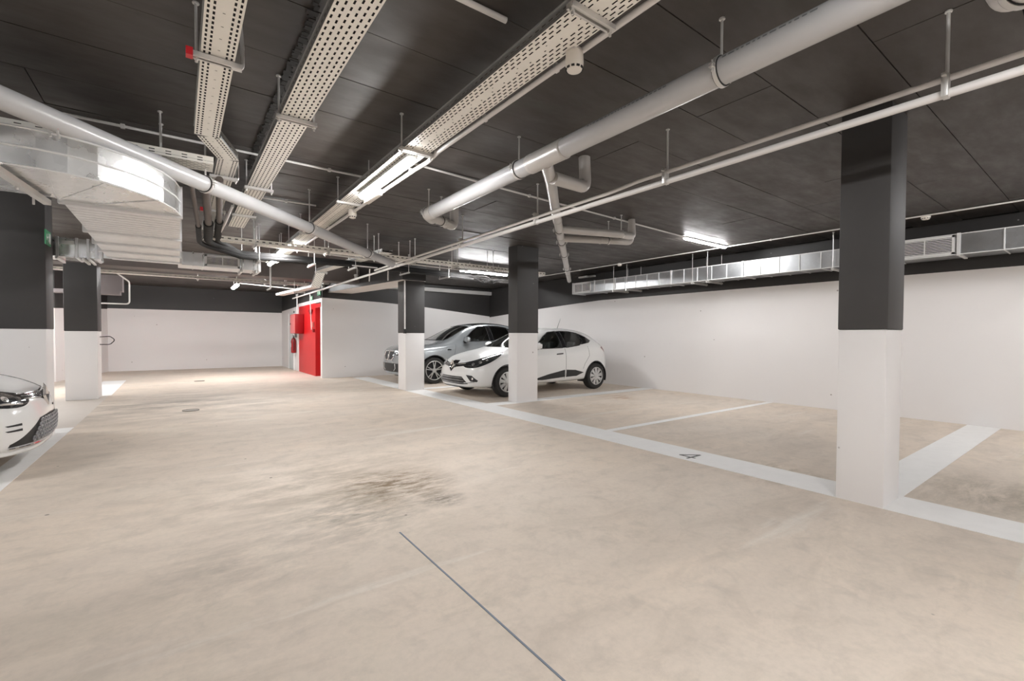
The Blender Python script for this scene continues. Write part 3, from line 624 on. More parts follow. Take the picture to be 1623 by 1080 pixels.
def grille(t, y0, y1, x, z0, z1, axis='Y', n=11):
    """louvred grille on a face normal to X (axis Y) or normal to Y (axis X)"""
    def B(a0, a1, d0, d1, c0, c1): return ((x+d0, a0, c0), (x+d1, a1, c1)) if axis == 'Y' else ((a0, x+d0, c0), (a1, x+d1, c1))
    m_ = MB(); fr = 0.026
    for a in (B(y0, y1, -0.014, 0.0, z0, z0+fr), B(y0, y1, -0.014, 0, z1-fr, z1), B(y0, y0+fr, -0.014, 0, z0, z1), B(y1-fr, y1, -0.014, 0, z0, z1), B((y0+y1)/2-.006, (y0+y1)/2+.006, -0.012, 0, z0, z1)): m_.box(*a)
    g = m_.build('grille', M_GRILLE, t)
    MB().box(*B(y0+fr, y1-fr, -0.003, 0.0, z0+fr, z1-fr)).build('grille_back', M_DARK, g)
    for i in range(n):
        z = z0+fr+(z1-z0-2*fr)*(i+0.5)/n; h = (z1-z0-2*fr)/n*0.22
        MB().box(*B(y0+fr, y1-fr, -0.010, -0.003, z-h, z+h)).build('louvre', M_GRILLE, g)
grille(t, 1.44, 2.06, DX0, DZ0+0.01, DZ1-0.01, n=9); grille(t, 8.22, 8.84, DX0, DZ0+0.01, DZ1-0.01, n=6)
for y in (0.3, 2.86, 5.02, 5.35, 7.05, 7.45):
    for x in (DX0-0.025, DX1+0.03):
        m_ = MB(); rod(m_, x, y, DZ0-0.06, r=0.006); m_.build('hanger_rod', M_STEEL, t)
    MB().box((DX0-0.05, y-0.018, DZ0-0.05), (DX1+0.06, y+0.018, DZ0-0.016)).build('trapeze', M_STEEL, t)
# small ledge of clips behind the duct
for y in (8.45,):
    tag(MB().box((8.62, y, 2.80), (8.70, y+0.3, 2.84)).box((8.8, y-0.1, 2.82), (8.86, y+0.1, 2.86)).build('ceiling_bracket', M_STEEL), 'small metal bracket above the end of the right hand duct', 'bracket')
# big curved duct on the left
Z0, Z1 = 2.215, 2.435
t = thing('ventilation_duct', 'large galvanised duct curving round in the upper left, pale flat underside', 'duct')
def bez(p0, p1, p2, p3, n):
    return [tuple((1-s)**3*a+3*s*(1-s)**2*b+3*s*s*(1-s)*c+s**3*d for a, b, c, d in zip(p0, p1, p2, p3)) for s in [i/n for i in range(n+1)]]
outer = [(-1.05, 3.80)]+bez((-0.66, 3.78), (-0.36, 3.79), (-0.02, 4.10), (0.02, 4.58), 7)
inner = [(-1.05, 4.52), (-0.70, 4.52), (-0.68, 4.58)]
def extr(poly, z0, z1, mats, name, par, sm=True):
    n = len(poly); mb = MB(); mb.add([(x, y, z0) for x, y in poly]+[(x, y, z1) for x, y in poly], [tuple(range(n))[::-1], tuple(range(n, 2*n))]+[(i, (i+1) % n, n+(i+1) % n, n+i) for i in range(n)])
    return mb.build(name, mats, par, smooth=sm, angle=0.5)
extr(outer+inner[::-1], Z0, Z1, M_GALV, 'elbow', t, False)
m_ = MB()
for z in (Z0, (Z0+Z1)/2, Z1): m_.tube([(x, y-0.004, z) for x, y in outer], 0.006, 6)
m_.build('standing_seam', M_RIB, t, smooth=True)
MB().box((-2.9, 3.80, Z0), (-1.06, 4.52, Z1)).build('duct_section', M_GALV, t)
MB().box((-1.075, 3.785, Z0-0.014), (-1.045, 4.535, Z1+0.014)).build('flange', M_GALVL, t)
for (pa, pb) in (((-0.62, 3.80), (-0.69, 4.5)), ((-0.36, 3.86), (-0.68, 4.56)), ((-0.10, 4.14), (-0.5, 4.57))):
    MB().beam((*pa, Z0-0.002), (*pb, Z0-0.002), 0.007, 0.005).build('cross_rib', M_GALVL, t)
ys = [4.60, 5.74, 6.40, 6.98, 7.55]
for i, (a, b_) in enumerate(zip(ys, ys[1:])):
    x0 = -0.675-0.012*i
    MB().box((x0, a, Z0), (0.02, b_, Z1)).build('duct_section', M_GALVL, t)
    MB().box((x0-0.02, a-0.022, Z0-0.018), (0.035, a, Z1+0.015)).build('flange', M_GALVL, t)
    MB().box((x0-0.018, a+0.0005, Z0-0.015), (0.033, a+0.012, Z1+0.013)).build('gasket', M_IRON, t)
    MB().box((x0-0.02, a+0.0125, Z0-0.018), (0.035, a+0.03, Z1+0.015)).build('flange', M_GALVL, t)
    nb = int((b_-a)/0.10)
    if i == 0:
        mm = MB()
        for j in range(1, nb): mm.box((x0, a+j*0.10-0.004, Z0-0.003), (0.02, a+j*0.10+0.004, Z0))
        mm.build('pressed_ribs', M_GALVL, t)
MB().box((-0.74, 7.53, Z0-0.02), (0.035, 7.56, Z1+0.015)).build('flange', M_GALVL, t)
MB().box((0.02, 7.50, Z0-0.02), (0.045, 7.60, Z1+0.04)).build('corner_post', M_STEEL, t)
MB().beam((-0.83, 3.70, Z0-0.035), (-0.74, 4.55, Z0-0.035), 0.04, 0.035).build('trapeze', M_STEEL, t)
for y, s in ((3.78, 1), (4.1, 1), (4.5, 1)):
    m_ = MB(); rod(m_, -0.80, y-0.04 if y < 4 else y, Z0-0.07, Z0-0.01, 0.007); m_.build('hanger_rod', M_STEEL, t)
m_ = MB()
for x in (-0.60, -0.565): m_.tube([(x, 3.74, 2.45), (x+0.01, 3.74, 2.40)], 0.006, 8)
hk = m_.build('hook', M_STEEL, t)
MB().box((-0.61, 3.72, 2.445), (-0.555, 3.745, 2.46)).build('red_clip', plain('red_plastic_cap', (0.62, 0.02, 0.03), 0.4), hk)
# cross duct with the grille
t = thing('ventilation_duct', 'short galvanised cross duct with a white grille, right of the large duct', 'duct')
cy0, cy1 = 8.12, 8.55
cuts = [0.05, 0.27, 0.66, 0.96]
MB().box((-0.72, 7.56, 2.27), (0.0, cy0+0.1, 2.42)).build('duct_section', M_GALV, t)
MB().box((0.0, cy0, 2.26), (1.03, cy1, 2.455)).build('duct_section', M_GALVL, t)
for x in (0.18, 0.30, 0.78, 0.81, 0.955): MB().box((x-0.008, cy0-0.008, 2.252), (x+0.008, cy1, 2.46)).build('rib', M_GALV, t)
MB().box((1.015, cy0-0.014, 2.245), (1.05, cy1+0.01, 2.465)).build('flange', M_GALVL, t)
grille(t, 0.32, 0.765, cy0, 2.272, 2.438, 'X', 6)
for x in (0.79, 0.99):
    MB().box((x-0.012, cy0-0.05, 2.215), (x+0.012, cy1, 2.242)).build('trapeze', M_STEEL, t)
    m_ = MB(); rod(m_, x, cy0-0.03, 2.22); m_.build('hanger_rod', M_STEEL, t)
t = thing('ventilation_duct', 'galvanised cross duct on the left beside the green exit sign', 'duct')
MB().box((-4.4, cy0, 2.25), (-0.84, cy1, 2.49)).build('duct_section', M_GALV, t)
for x in (-1.65, -1.24, -1.06, -0.95, -0.87): MB().box((x-0.012, cy0-0.016, 2.24), (x+0.012, cy1+0.01, 2.50)).build('rib', M_GALVL, t)
MB().box((-1.20, cy0-0.005, 2.41), (-1.08, cy0, 2.455)).build('name_plate', M_GRILLE, t)
for x in (-1.24, -0.99, -0.93):
    MB().box((x-0.012, cy0-0.07, 2.21), (x+0.012, cy1+0.03, 2.236)).build('trapeze', M_STEEL, t)
# ------------------------------------------------------------------ fluorescent lamps
def fluorescent(label, c, axis, L=1.22, group=None, r=0.036):
    t = thing('fluorescent_lamp', label, 'lamp', c, group)
    t.rotation_euler = (0, 0, 0 if axis == 'X' else math.pi/2)
    n = 14
    def half(a0, a1, e0, rr, mat, nm):
        mb = MB(); xs = [-L/2+e0, -L/2+e0+0.02, L/2-e0-0.02, L/2-e0]; rs = [rr*0.75, rr, rr, rr*0.75]
        vs = [(x, rq*math.cos(a0+(a1-a0)*i/n), rq*math.sin(a0+(a1-a0)*i/n)) for x, rq in zip(xs, rs) for i in range(n+1)]
        m1 = n+1; fs = [(j*m1+i, j*m1+i+1, (j+1)*m1+i+1, (j+1)*m1+i) for j in range(3) for i in range(n)]
        fs += [tuple(range(m1)), tuple(3*m1+i for i in range(m1))[::-1]]
        fs += [(j*m1, (j+1)*m1, (j+1)*m1+n, j*m1+n) for j in range(3)]
        mb.add(vs, fs); return mb.build(nm, mat, t, smooth=True)
    half(math.pi*0.97, math.pi*2.03, 0.0, r, M_LAMP, 'diffuser')
    MB().box((-L/2, -r-0.006, 0.002), (L/2, r+0.006, 0.026)).build('housing', M_HOUSE, t, bevel=0.006)
    if c[2] < 2.8:
        for x in (-0.4, 0.4):
            MB().tube([(x, 0, 0.02), (x, 0, CZ-c[2])], 0.005, 8).build('hanger_rod', M_STEEL, t)
    for x in (-0.38, 0.38):
        MB().box((x-0.012, -r-0.010, -0.014), (x+0.012, -r-0.004, 0.022)).build('clip', M_STEEL, t)
    return t
fluorescent('long lit lamp fixed under the broad tray, nearest of all', (1.50, 4.0, 2.655), 'Y')
fluorescent('lit lamp on the ceiling above the empty bays by the right wall', (7.58, 4.50, 2.925), 'X', 1.3, r=0.026)
fluorescent('lit lamp under the broad tray behind the crossing tray', (1.38, 8.1, 2.63), 'Y', 0.9)
fluorescent('lit lamp beyond the cross duct, farther along the aisle', (1.47, 9.75, 2.66), 'Y', 0.9, r=0.036)
fluorescent('lit lamp near the end wall under the far tray', (1.35, 15.6, 2.68), 'Y', r=0.05)
fluorescent('added unseen lamp tucked behind the pale grey beam edge above the grey car', (7.3, 11.52, 2.925), 'X', 1.2, r=0.028)  # hidden lamp added to brighten the wall behind the cars
fluorescent('lit lamp behind the middle column', (5.8, 9.0, 2.74), 'X', 1.3, r=0.035)
fluorescent('lit lamp seen between the two left columns', (-3.4, 13.4, 2.2), 'X', 1.2, r=0.055)
fluorescent('lit lamp over the left bays behind the leftmost column', (-3.6, 9.6, 2.9), 'Y')
fluorescent('lit lamp over the left edge car', (-3.4, 5.0, 2.9), 'X')
for x, lab in ((-2.4, 'left of three added unseen lamps on the ceiling behind the cross beam'), (0.2, 'middle of three added unseen lamps on the ceiling behind the cross beam'), (2.3, 'right of three added unseen lamps on the ceiling behind the cross beam')):
    fluorescent(lab, (x, 14.5, 2.925), 'X', r=0.024)  # lamps hidden by the beam, added to brighten the end wall
for x, y, z, a, rr, lab in ((1.5, -0.7, 2.655, 'Y', 0.044, 'added unseen lamp under the near end of the broad tray, just outside the picture'), (7.58, -0.35, 2.915, 'X', 0.030, 'added unseen ceiling lamp by the right wall, just outside the picture'),
        (1.5, -4.6, 2.655, 'Y', 0.044, 'added unseen lamp far behind the viewer in line with the broad tray'), (-3.6, -1.0, 2.9, 'X', 0.044, 'added unseen ceiling lamp over the left bays behind the viewer'), (5.6, -4.5, 2.915, 'X', 0.044, 'added unseen ceiling lamp behind the viewer to the right')):
    fluorescent(lab, (x, y, z), a, r=rr)  # out-of-view lamps added to even out and lift the foreground light
# emergency light on the lit lamp's tray
tag(MB().box((1.56, 4.35, 2.62), (1.62, 4.75, 2.68)).build('emergency_light', M_BEIGE, bevel=0.008), 'small pale emergency light box beside the long lit lamp', 'emergency light')
# ------------------------------------------------------------------ detectors
def detector(label, c, deep=True):
    t = thing('smoke_detector', label, 'smoke detector', c)
    prof = [(0.0, 0.0), (0.044, 0.0), (0.047, -0.05), (0.047, -0.056), (0.043, -0.075), (0.036, -0.088), (0.018, -0.096), (0.0, -0.097)] if deep else [(0.0, 0.0), (0.052, 0.0), (0.052, -0.02), (0.046, -0.038), (0.03, -0.048), (0.0, -0.05)]
    n = 28; mb = MB()
    vs = [(r*math.cos(2*math.pi*k/n), r*math.sin(2*math.pi*k/n), z) for r, z in prof for k in range(n)]
    mb.add(vs, [(j*n+k, j*n+(k+1) % n, (j+1)*n+(k+1) % n, (j+1)*n+k) for j in range(len(prof)-1) for k in range(n)])
    mb.build('head', M_BEIGE, t, smooth=True)
    zb = -0.080 if deep else -0.034; rb = 0.0415 if deep else 0.0475; m_ = MB()
    for k in range(10):
        a = 2*math.pi*k/10; m_.obox((rb*math.cos(a), rb*math.sin(a), zb), (0.006*math.cos(a), 0.006*math.sin(a), 0), (-0.016*math.sin(a), 0.016*math.cos(a), 0), (0, 0, 0.009))
    m_.build('vent_slots', M_DARK, t)
    MB().obox((0, 0, 0.008), (0.07, 0, 0), (0, 0.07, 0), (0, 0, 0.022)).build('base', M_COND, t, bevel=0.004)
detector('white smoke detector hanging beside the broad tray at the top', (1.635, 1.70, 2.69))
detector('pale smoke detector on the conduit just beyond the long lit lamp', (1.61, 5.28, 2.68))
detector('white smoke detector on the ceiling right of the nearest column', (8.33, 1.70, 2.93), False)
detector('small white smoke detector on the ceiling above the start of the right duct', (8.24, 7.02, 2.93), False)
# ------------------------------------------------------------------ signs and fire equipment
def exit_sign(label, c, axis, s, wd, ht):
    """green panel with running figure, arrow and door; c = centre, U = reading direction"""
    t = thing('exit_sign', label, 'sign'); c = Vector(c)
    U, N = (Vector((0, -s, 0)), Vector((s, 0, 0))) if axis == 'X' else (Vector((1, 0, 0)), Vector((0, -1, 0)))
    Zv = Vector((0, 0, 1))
    MB().obox(c, U*wd, Zv*ht, N*0.012).build('panel', M_GREEN, t)
    m_ = MB(); q = lambda u, v, du, dv: m_.obox(c+N*0.0075+U*u*wd+Zv*v*ht, U*du*wd, Zv*dv*ht, N*0.002)
    q(-0.28, 0, 0.24, 0.7)
    q(-0.02, 0.26, 0.06, 0.14); 
    f = lambda u, v: c+N*0.0078+U*u*wd+Zv*v*ht
    for a, b_ in (((-0.02, 0.16), (-0.05, -0.08)), ((-0.05, -0.08), (0.03, -0.3)), ((-0.05, -0.08), (-0.13, -0.28)), ((-0.02, 0.14), (0.07, 0.02)), ((-0.02, 0.14), (-0.11, 0.05))):
        m_.beam(f(*a), f(*b_), ht*0.09, 0.002, 0, N)
    m_.beam(f(0.16, 0), f(0.42, 0), ht*0.1, 0.002, 0, N); m_.beam(f(0.42, 0), f(0.33, 0.2), ht*0.1, 0.002, 0, N); m_.beam(f(0.42, 0), f(0.33, -0.2), ht*0.1, 0.002, 0, N)
    m_.build('pictogram', M_SIGNW, t)
exit_sign('green exit sign with arrow on the leftmost column', (-1.255, 7.70, 2.40), 'X', 1, 0.26, 0.17)
exit_sign('green sign above the red fire door, the right one', (3.33, 14.12, 2.50), 'X', -1, 0.36, 0.15)
exit_sign('green sign above the red wall, left of the other one', (3.33, 15.1, 2.40), 'X', -1, 0.36, 0.13)
t = thing('fire_hose_cabinet', 'red fire hose cabinet fixed to the wall left of the red door', 'cabinet', (3.08, 16.6, 1.30))
MB().box((0, -0.4, 0), (0.26, 0.4, 0.65)).build('body', M_REDD, t, bevel=0.006)
MB().box((-0.012, -0.38, 0.02), (0, 0.38, 0.63)).build('door', plain('pale_red_door', (0.62, 0.12, 0.12), 0.3), t)  # door panel in a paler, greyer red than the body
MB().box((-0.03, 0.28, 0.3), (-0.012, 0.32, 0.36)).build('latch', M_RUBBER, t)
t = thing('fire_extinguisher', 'red fire extinguisher on the wall below its sign, left of the hose cabinet', 'extinguisher', (3.262, 17.45, 0.62))
MB().tube([(0, 0, 0), (0, 0, 0.02), (0, 0, 0.42), (0, 0, 0.50), (0, 0, 0.54)], [0.06, 0.085, 0.085, 0.06, 0.03], 20).build('cylinder', M_REDD, t, smooth=True)
MB().tube([(0, 0, 0.54), (0, 0, 0.60)], 0.022, 10).beam((0, -0.02, 0.61), (0, 0.12, 0.64), 0.02, 0.012).build('valve', M_RUBBER, t)
MB().tube(arcpath([(0, -0.02, 0.57), (-0.02, -0.14, 0.50), (-0.02, -0.11, 0.08)], 0.08, 6), 0.010, 8).build('hose', M_RUBBER, t, smooth=True)
MB().obox((-0.086, 0, 0.28), (0.002, 0, 0), (0, 0.09, 0), (0, 0, 0.14)).build('label_plate', M_SIGNW, t)
tag(MB().box((3.32, 17.3, 1.17), (3.345, 17.6, 1.36)).build('wall_sign', plain('dark_sign', (0.10, 0.10, 0.09), 0.5)), 'small dark sign on the wall above the fire extinguisher', 'sign')
t = thing('alarm_sounder', 'small alarm sounder and call point on the red wall', 'alarm')
MB().box((3.28, 14.95, 1.98), (3.345, 15.3, 2.05)).tube([(3.28, 15.1, 1.95), (3.345, 15.1, 1.95)], 0.05, 12).build('sounder', M_REDD, t)
MB().box((3.30, 14.78, 1.50), (3.345, 14.95, 1.66)).build('call_point', plain('pale_red_plastic', (0.7, 0.2, 0.18), 0.4), t)
# ceiling niche bracket left of far tray
tag(MB().box((-3.6, 14.6, 2.22), (-1.15, 15.0, 2.30)).box((-1.6, 14.6, 2.3), (-1.1, 15.0, 2.68)).build('boxed_duct', plain('mauve_grey_boxing', (0.16, 0.14, 0.14), 0.5)), 'dark boxed in service duct at the left end of the far tray', 'duct')

# ================================================================== CARS
def subd(mb, lv):
    me = bpy.data.meshes.new('cage'); me.from_pydata(mb.v, [], mb.f)
    o = bpy.data.objects.new('cage', me); COL.objects.link(o)
    bm = bmesh.new(); bm.from_mesh(me); bmesh.ops.remove_doubles(bm, verts=bm.verts, dist=1e-4); bmesh.ops.recalc_face_normals(bm, faces=bm.faces); bm.to_mesh(me); bm.free()
    md = o.modifiers.new('s', 'SUBSURF'); md.levels = lv; md.render_levels = lv
    dg = bpy.context.evaluated_depsgraph_get(); ev = o.evaluated_get(dg)
    bm = bmesh.new(); bm.from_mesh(ev.to_mesh()); bpy.data.objects.remove(o); bpy.data.meshes.remove(me)
    return bm
def car_body(xs, rows, fr, rr, tops, ends, lv=4):
    """rows: 5 lists of (y,z) per station; fr/rr: per row three (x,y,z) wrapping to the centre;
    tops: 3 lists (y,z) for stations 1..n-2; ends: per row (x first, x last)"""
    mb = MB(); n = len(xs); P_ = []
    for r in range(5):
        side = []
        for i, (y, z) in enumerate(rows[r]):
            x = ends[r][0] if i == 0 else ends[r][1] if i == n-1 else xs[i]
            side.append((x, y, z))
        P_.append(list(fr[r])+side+list(rr[r]))
    T = [[(xs[i+1], y, z) for i, (y, z) in enumerate(tp)] for tp in tops]
    for s in (1, -1):
        g = lambda p: (p[0], p[1]*s, p[2])
        q = lambda *a: mb.add([g(p) for p in a], [(0, 1, 2, 3)])
        for r in range(4):
            for i in range(len(P_[0])-1): q(P_[r][i], P_[r][i+1], P_[r+1][i+1], P_[r+1][i])
        A = P_[4]
        q(A[0], A[1], T[1][0], T[2][0]); q(A[1], A[2], T[0][0], T[1][0]); q(A[2], A[3], A[4], T[0][0])
        m = n-2
        for i in range(m-1):
            q(A[4+i], A[5+i], T[0][i+1], T[0][i]); q(T[0][i], T[0][i+1], T[1][i+1], T[1][i]); q(T[1][i], T[1][i+1], T[2][i+1], T[2][i])
        e = 3+n
        q(A[e-2], A[e-1], A[e], T[0][-1]); q(T[0][-1], A[e], A[e+1], T[1][-1]); q(T[1][-1], A[e+1], A[e+2], T[2][-1])
        B0 = P_[0]
        for i in range(len(B0)-1): q(B0[i], B0[i+1], (B0[i+1][0], 0, B0[i+1][2]), (B0[i][0], 0, B0[i][2])) if 0 < i < len(B0)-2 else None
    return subd(mb, lv)
class Proj:
    def __init__(s, d):
        s.d = Vector(d).normalized(); s.s = Vector((0, 0, 1)).cross(s.d).normalized(); s.t = s.d.cross(s.s)*1
        if s.t.z < 0: s.t = -s.t
    def to(s, p): p = Vector(p); return Vector((p.dot(s.s), p.dot(s.t)))
def inside(pt, poly):
    x, y = pt; c = False; n = len(poly)
    for i in range(n):
        (x1, y1), (x2, y2) = poly[i], poly[i-1]
        if (y1 > y) != (y2 > y) and x < (x2-x1)*(y-y1)/(y2-y1)+x1: c = not c
    return c
def smooth_loop(pts, k=5):
    pts = [Vector(p) for p in pts]; n = len(pts); out = []
    for i in range(n):
        a, b_, c, d = pts[i-1], pts[i], pts[(i+1) % n], pts[(i+2) % n]
        for j in range(k):
            t_ = j/k; out.append(b_+0.5*t_*((c-a)+t_*((2*a-5*b_+4*c-d)+t_*(3*b_-a-3*c+d)))*1.0)
    return out
def shell(bvh, pts, d, off, name, mat, parent, step=0.03, smooth=False, thick=0.006):
    pr = Proj(d); P3 = smooth_loop(pts) if smooth else [Vector(p) for p in pts]
    p2 = [pr.to(p) for p in P3]; loop = []
    for i in range(len(p2)):
        a, b_ = p2[i], p2[(i+1) % len(p2)]; k_ = max(1, int((b_-a).length/step))
        loop += [a+(b_-a)*j/k_ for j in range(k_)]
    xs = [p.x for p in loop]; ys = [p.y for p in loop]; vs = list(loop); n = len(loop)
    x = min(xs)+step/2
    while x < max(xs):
        y = min(ys)+step/2
        while y < max(ys):
            if inside((x, y), loop) and min((Vector((x, y))-q_).length for q_ in loop) > step*0.45: vs.append(Vector((x, y)))
            y += step
        x += step
    V2, E, F, *_ = delaunay_2d_cdt(vs, [(i, (i+1) % n) for i in range(n)], [tuple(range(n))], 1, 1e-5)
    hit = []
    for p in V2:
        o3 = pr.s*p.x+pr.t*p.y-pr.d*6
        loc, nr, ix, ds = bvh.ray_cast(o3, pr.d)
        if loc is None: hit.append(None); continue
        if nr.dot(pr.d) > 0: nr = -nr
        hit.append((loc+nr*off, loc+nr*(off-thick)))
    mb = MB(); idx = {}
    for i, h in enumerate(hit):
        if h: idx[i] = len(mb.v); mb.v.append(tuple(h[0]))
    base = len(mb.v)
    good = [f for f in F if all(hit[i] for i in f)]
    for f in good: mb.f.append(tuple(idx[i] for i in f)); mb.m.append(0)
    ec = {}
    for f in good:
        for a, b_ in zip(f, tuple(f[1:])+(f[0],)):
            ec[(a, b_)] = ec.get((a, b_), 0)+1
    for (a, b_) in list(ec):
        if (b_, a) not in ec:
            o_ = len(mb.v); mb.v += [tuple(hit[a][1]), tuple(hit[b_][1])]; mb.f.append((idx[a], o_, o_+1, idx[b_])); mb.m.append(0)
    return mb.build(name, mat, parent, smooth=True, angle=0.9)
def strip(bvh, pts, d, r, name, mat, parent, closed=False, smooth=False, off=0.0, n=6):
    """a bead that follows the body surface"""
    pr = Proj(d); P3 = smooth_loop(pts) if smooth else [Vector(p) for p in pts]; path = []
    m = len(P3) if closed else len(P3)-1
    for i in range(m):
        a, b_ = P3[i], P3[(i+1) % len(P3)]; k_ = max(1, int((b_-a).length/0.05))
        for j in range(k_): path.append(a+(b_-a)*j/k_)
    if not closed: path.append(P3[-1])
    out = []
    for p in path:
        q_ = pr.to(p); loc, nr, ix, ds = bvh.ray_cast(pr.s*q_.x+pr.t*q_.y-pr.d*6, pr.d)
        if loc is None: continue
        if nr.dot(pr.d) > 0: nr = -nr
        out.append(loc+nr*off)
    return MB().tube(out, r, n, closed=closed).build(name, mat, parent, smooth=True)
M_TYRE = plain('tyre_rubber', (0.022, 0.021, 0.020), 0.75, 0, 0.15, 20)
M_SILVER = plain('silver_wheel', (0.62, 0.62, 0.61), 0.3, 0.7, 0.04)
M_CHROME = plain('chrome', (0.82, 0.82, 0.84), 0.10, 1.0, 0.02)
M_BLKPL = plain('black_trim_plastic', (0.022, 0.022, 0.023), 0.45, 0, 0.1)
M_GLOSSB = plain('gloss_black', (0.012, 0.012, 0.013), 0.12, 0, 0.1, coat=0.5)
M_GLASS = glass('tinted_glass', (0.88, 0.95, 0.92), 0.6); M_GLASSD = glass('dark_tinted_glass', (0.72, 0.79, 0.76), 0.4)
M_SEAT = plain('seat_cloth', (0.17, 0.175, 0.18), 0.8); M_HEADL = plain('headlamp_glass', (0.035, 0.037, 0.04), 0.06, 0.2, 0.1, coat=1.0)
M_REFL = plain('lamp_reflector', (0.85, 0.86, 0.88), 0.12, 0.9, 0.05, 30)
M_TAIL = plain('red_tail_lens', (0.33, 0.01, 0.015), 0.12, 0, 0.05, coat=1.0)
def wheel(car, x, y, R_, side, spokes=9, rimR=None, wd=0.19, style=0):
    rimR = rimR or R_*0.66; s = side
    n = 44
    prof = [(rimR, -wd/2), (rimR+0.015, -wd/2-0.006), (R_-0.03, -wd/2-0.002), (R_-0.008, -wd/2+0.02), (R_, -wd/2+0.05), (R_, wd/2-0.05), (R_-0.008, wd/2-0.02), (R_-0.03, wd/2+0.002), (rimR+0.015, wd/2+0.006), (rimR, wd/2)]
    mb = MB(); vs = [(x+r*math.cos(2*math.pi*k/n), y+w_, R_+r*math.sin(2*math.pi*k/n)) for r, w_ in prof for k in range(n)]
    m = len(prof); mb.add(vs, [(j*n+k, j*n+(k+1) % n, ((j+1) % m)*n+(k+1) % n, ((j+1) % m)*n+k) for j in range(m) for k in range(n)])
    wh = mb.build('wheel', M_TYRE, car, smooth=True, angle=0.6)
    yo = y+s*wd/2
    A = lambda a, r, dy: (x+r*math.cos(a), yo+s*dy, R_+r*math.sin(a))
    MB().tube([A(2*math.pi*k/36, rimR-0.006, 0.0) for k in range(36)], 0.012, 8, closed=True).build('rim', M_SILVER, wh, smooth=True)
    disc = MB(); disc.tube([(x, yo-s*0.07, R_), (x, yo-s*0.05, R_)], rimR-0.005, 32); disc.build('brake_disc', M_BLKPL if style == 0 else M_DARK, wh)
    sp = MB()
    for k in range(spokes):
        a = 2*math.pi*(k+0.25)/spokes
        for dd in ((-0.16, 0.16) if style == 1 else (0,)):
            w0, w1 = (0.040, 0.085) if style == 0 else (0.026, 0.020)
            d0, d1 = a+dd*0.4, a+dd
            def pt(r, da, dy): return (x+r*math.cos(d1 if r > 0.1 else d0)-da*math.sin(a), yo+s*dy, R_+r*math.sin(d1 if r > 0.1 else d0)+da*math.cos(a))
            r0, r1 = 0.045, rimR-0.01
            vs = [pt(r0, -w0/2, -0.005), pt(r0, w0/2, -0.005), pt(r1, w1/2, -0.01), pt(r1, -w1/2, -0.01), pt(r0, -w0/2, -0.03), pt(r0, w0/2, -0.03), pt(r1, w1/2, -0.03), pt(r1, -w1/2, -0.03)]
            sp.add(vs, [(0, 1, 2, 3), (7, 6, 5, 4), (0, 4, 5, 1), (1, 5, 6, 2), (2, 6, 7, 3), (3, 7, 4, 0)])
    sp.tube([(x, yo-s*0.035, R_), (x, yo+s*0.0, R_), (x, yo+s*0.004, R_)], [0.06, 0.055, 0.03], 20)
    sp.build('spokes', M_SILVER, wh)
    return wh
def seat(x, y, z, par, m=M_SEAT):
    mb = MB(); mb.box((x-0.24, y-0.24, z), (x+0.26, y+0.24, z+0.16)); mb.add([(x+0.16, y-0.24, z+0.1), (x+0.30, y-0.24, z+0.1), (x+0.30, y+0.24, z+0.1), (x+0.16, y+0.24, z+0.1), (x+0.32, y-0.2, z+0.62), (x+0.42, y-0.2, z+0.62), (x+0.42, y+0.2, z+0.62), (x+0.32, y+0.2, z+0.62)],
           [(0, 3, 2, 1), (4, 5, 6, 7), (0, 1, 5, 4), (1, 2, 6, 5), (2, 3, 7, 6), (3, 0, 4, 7)])
    mb.box((x+0.33, y-0.12, z+0.65), (x+0.42, y+0.12, z+0.82))
    return mb.build('seat', m, par, bevel=0.03)
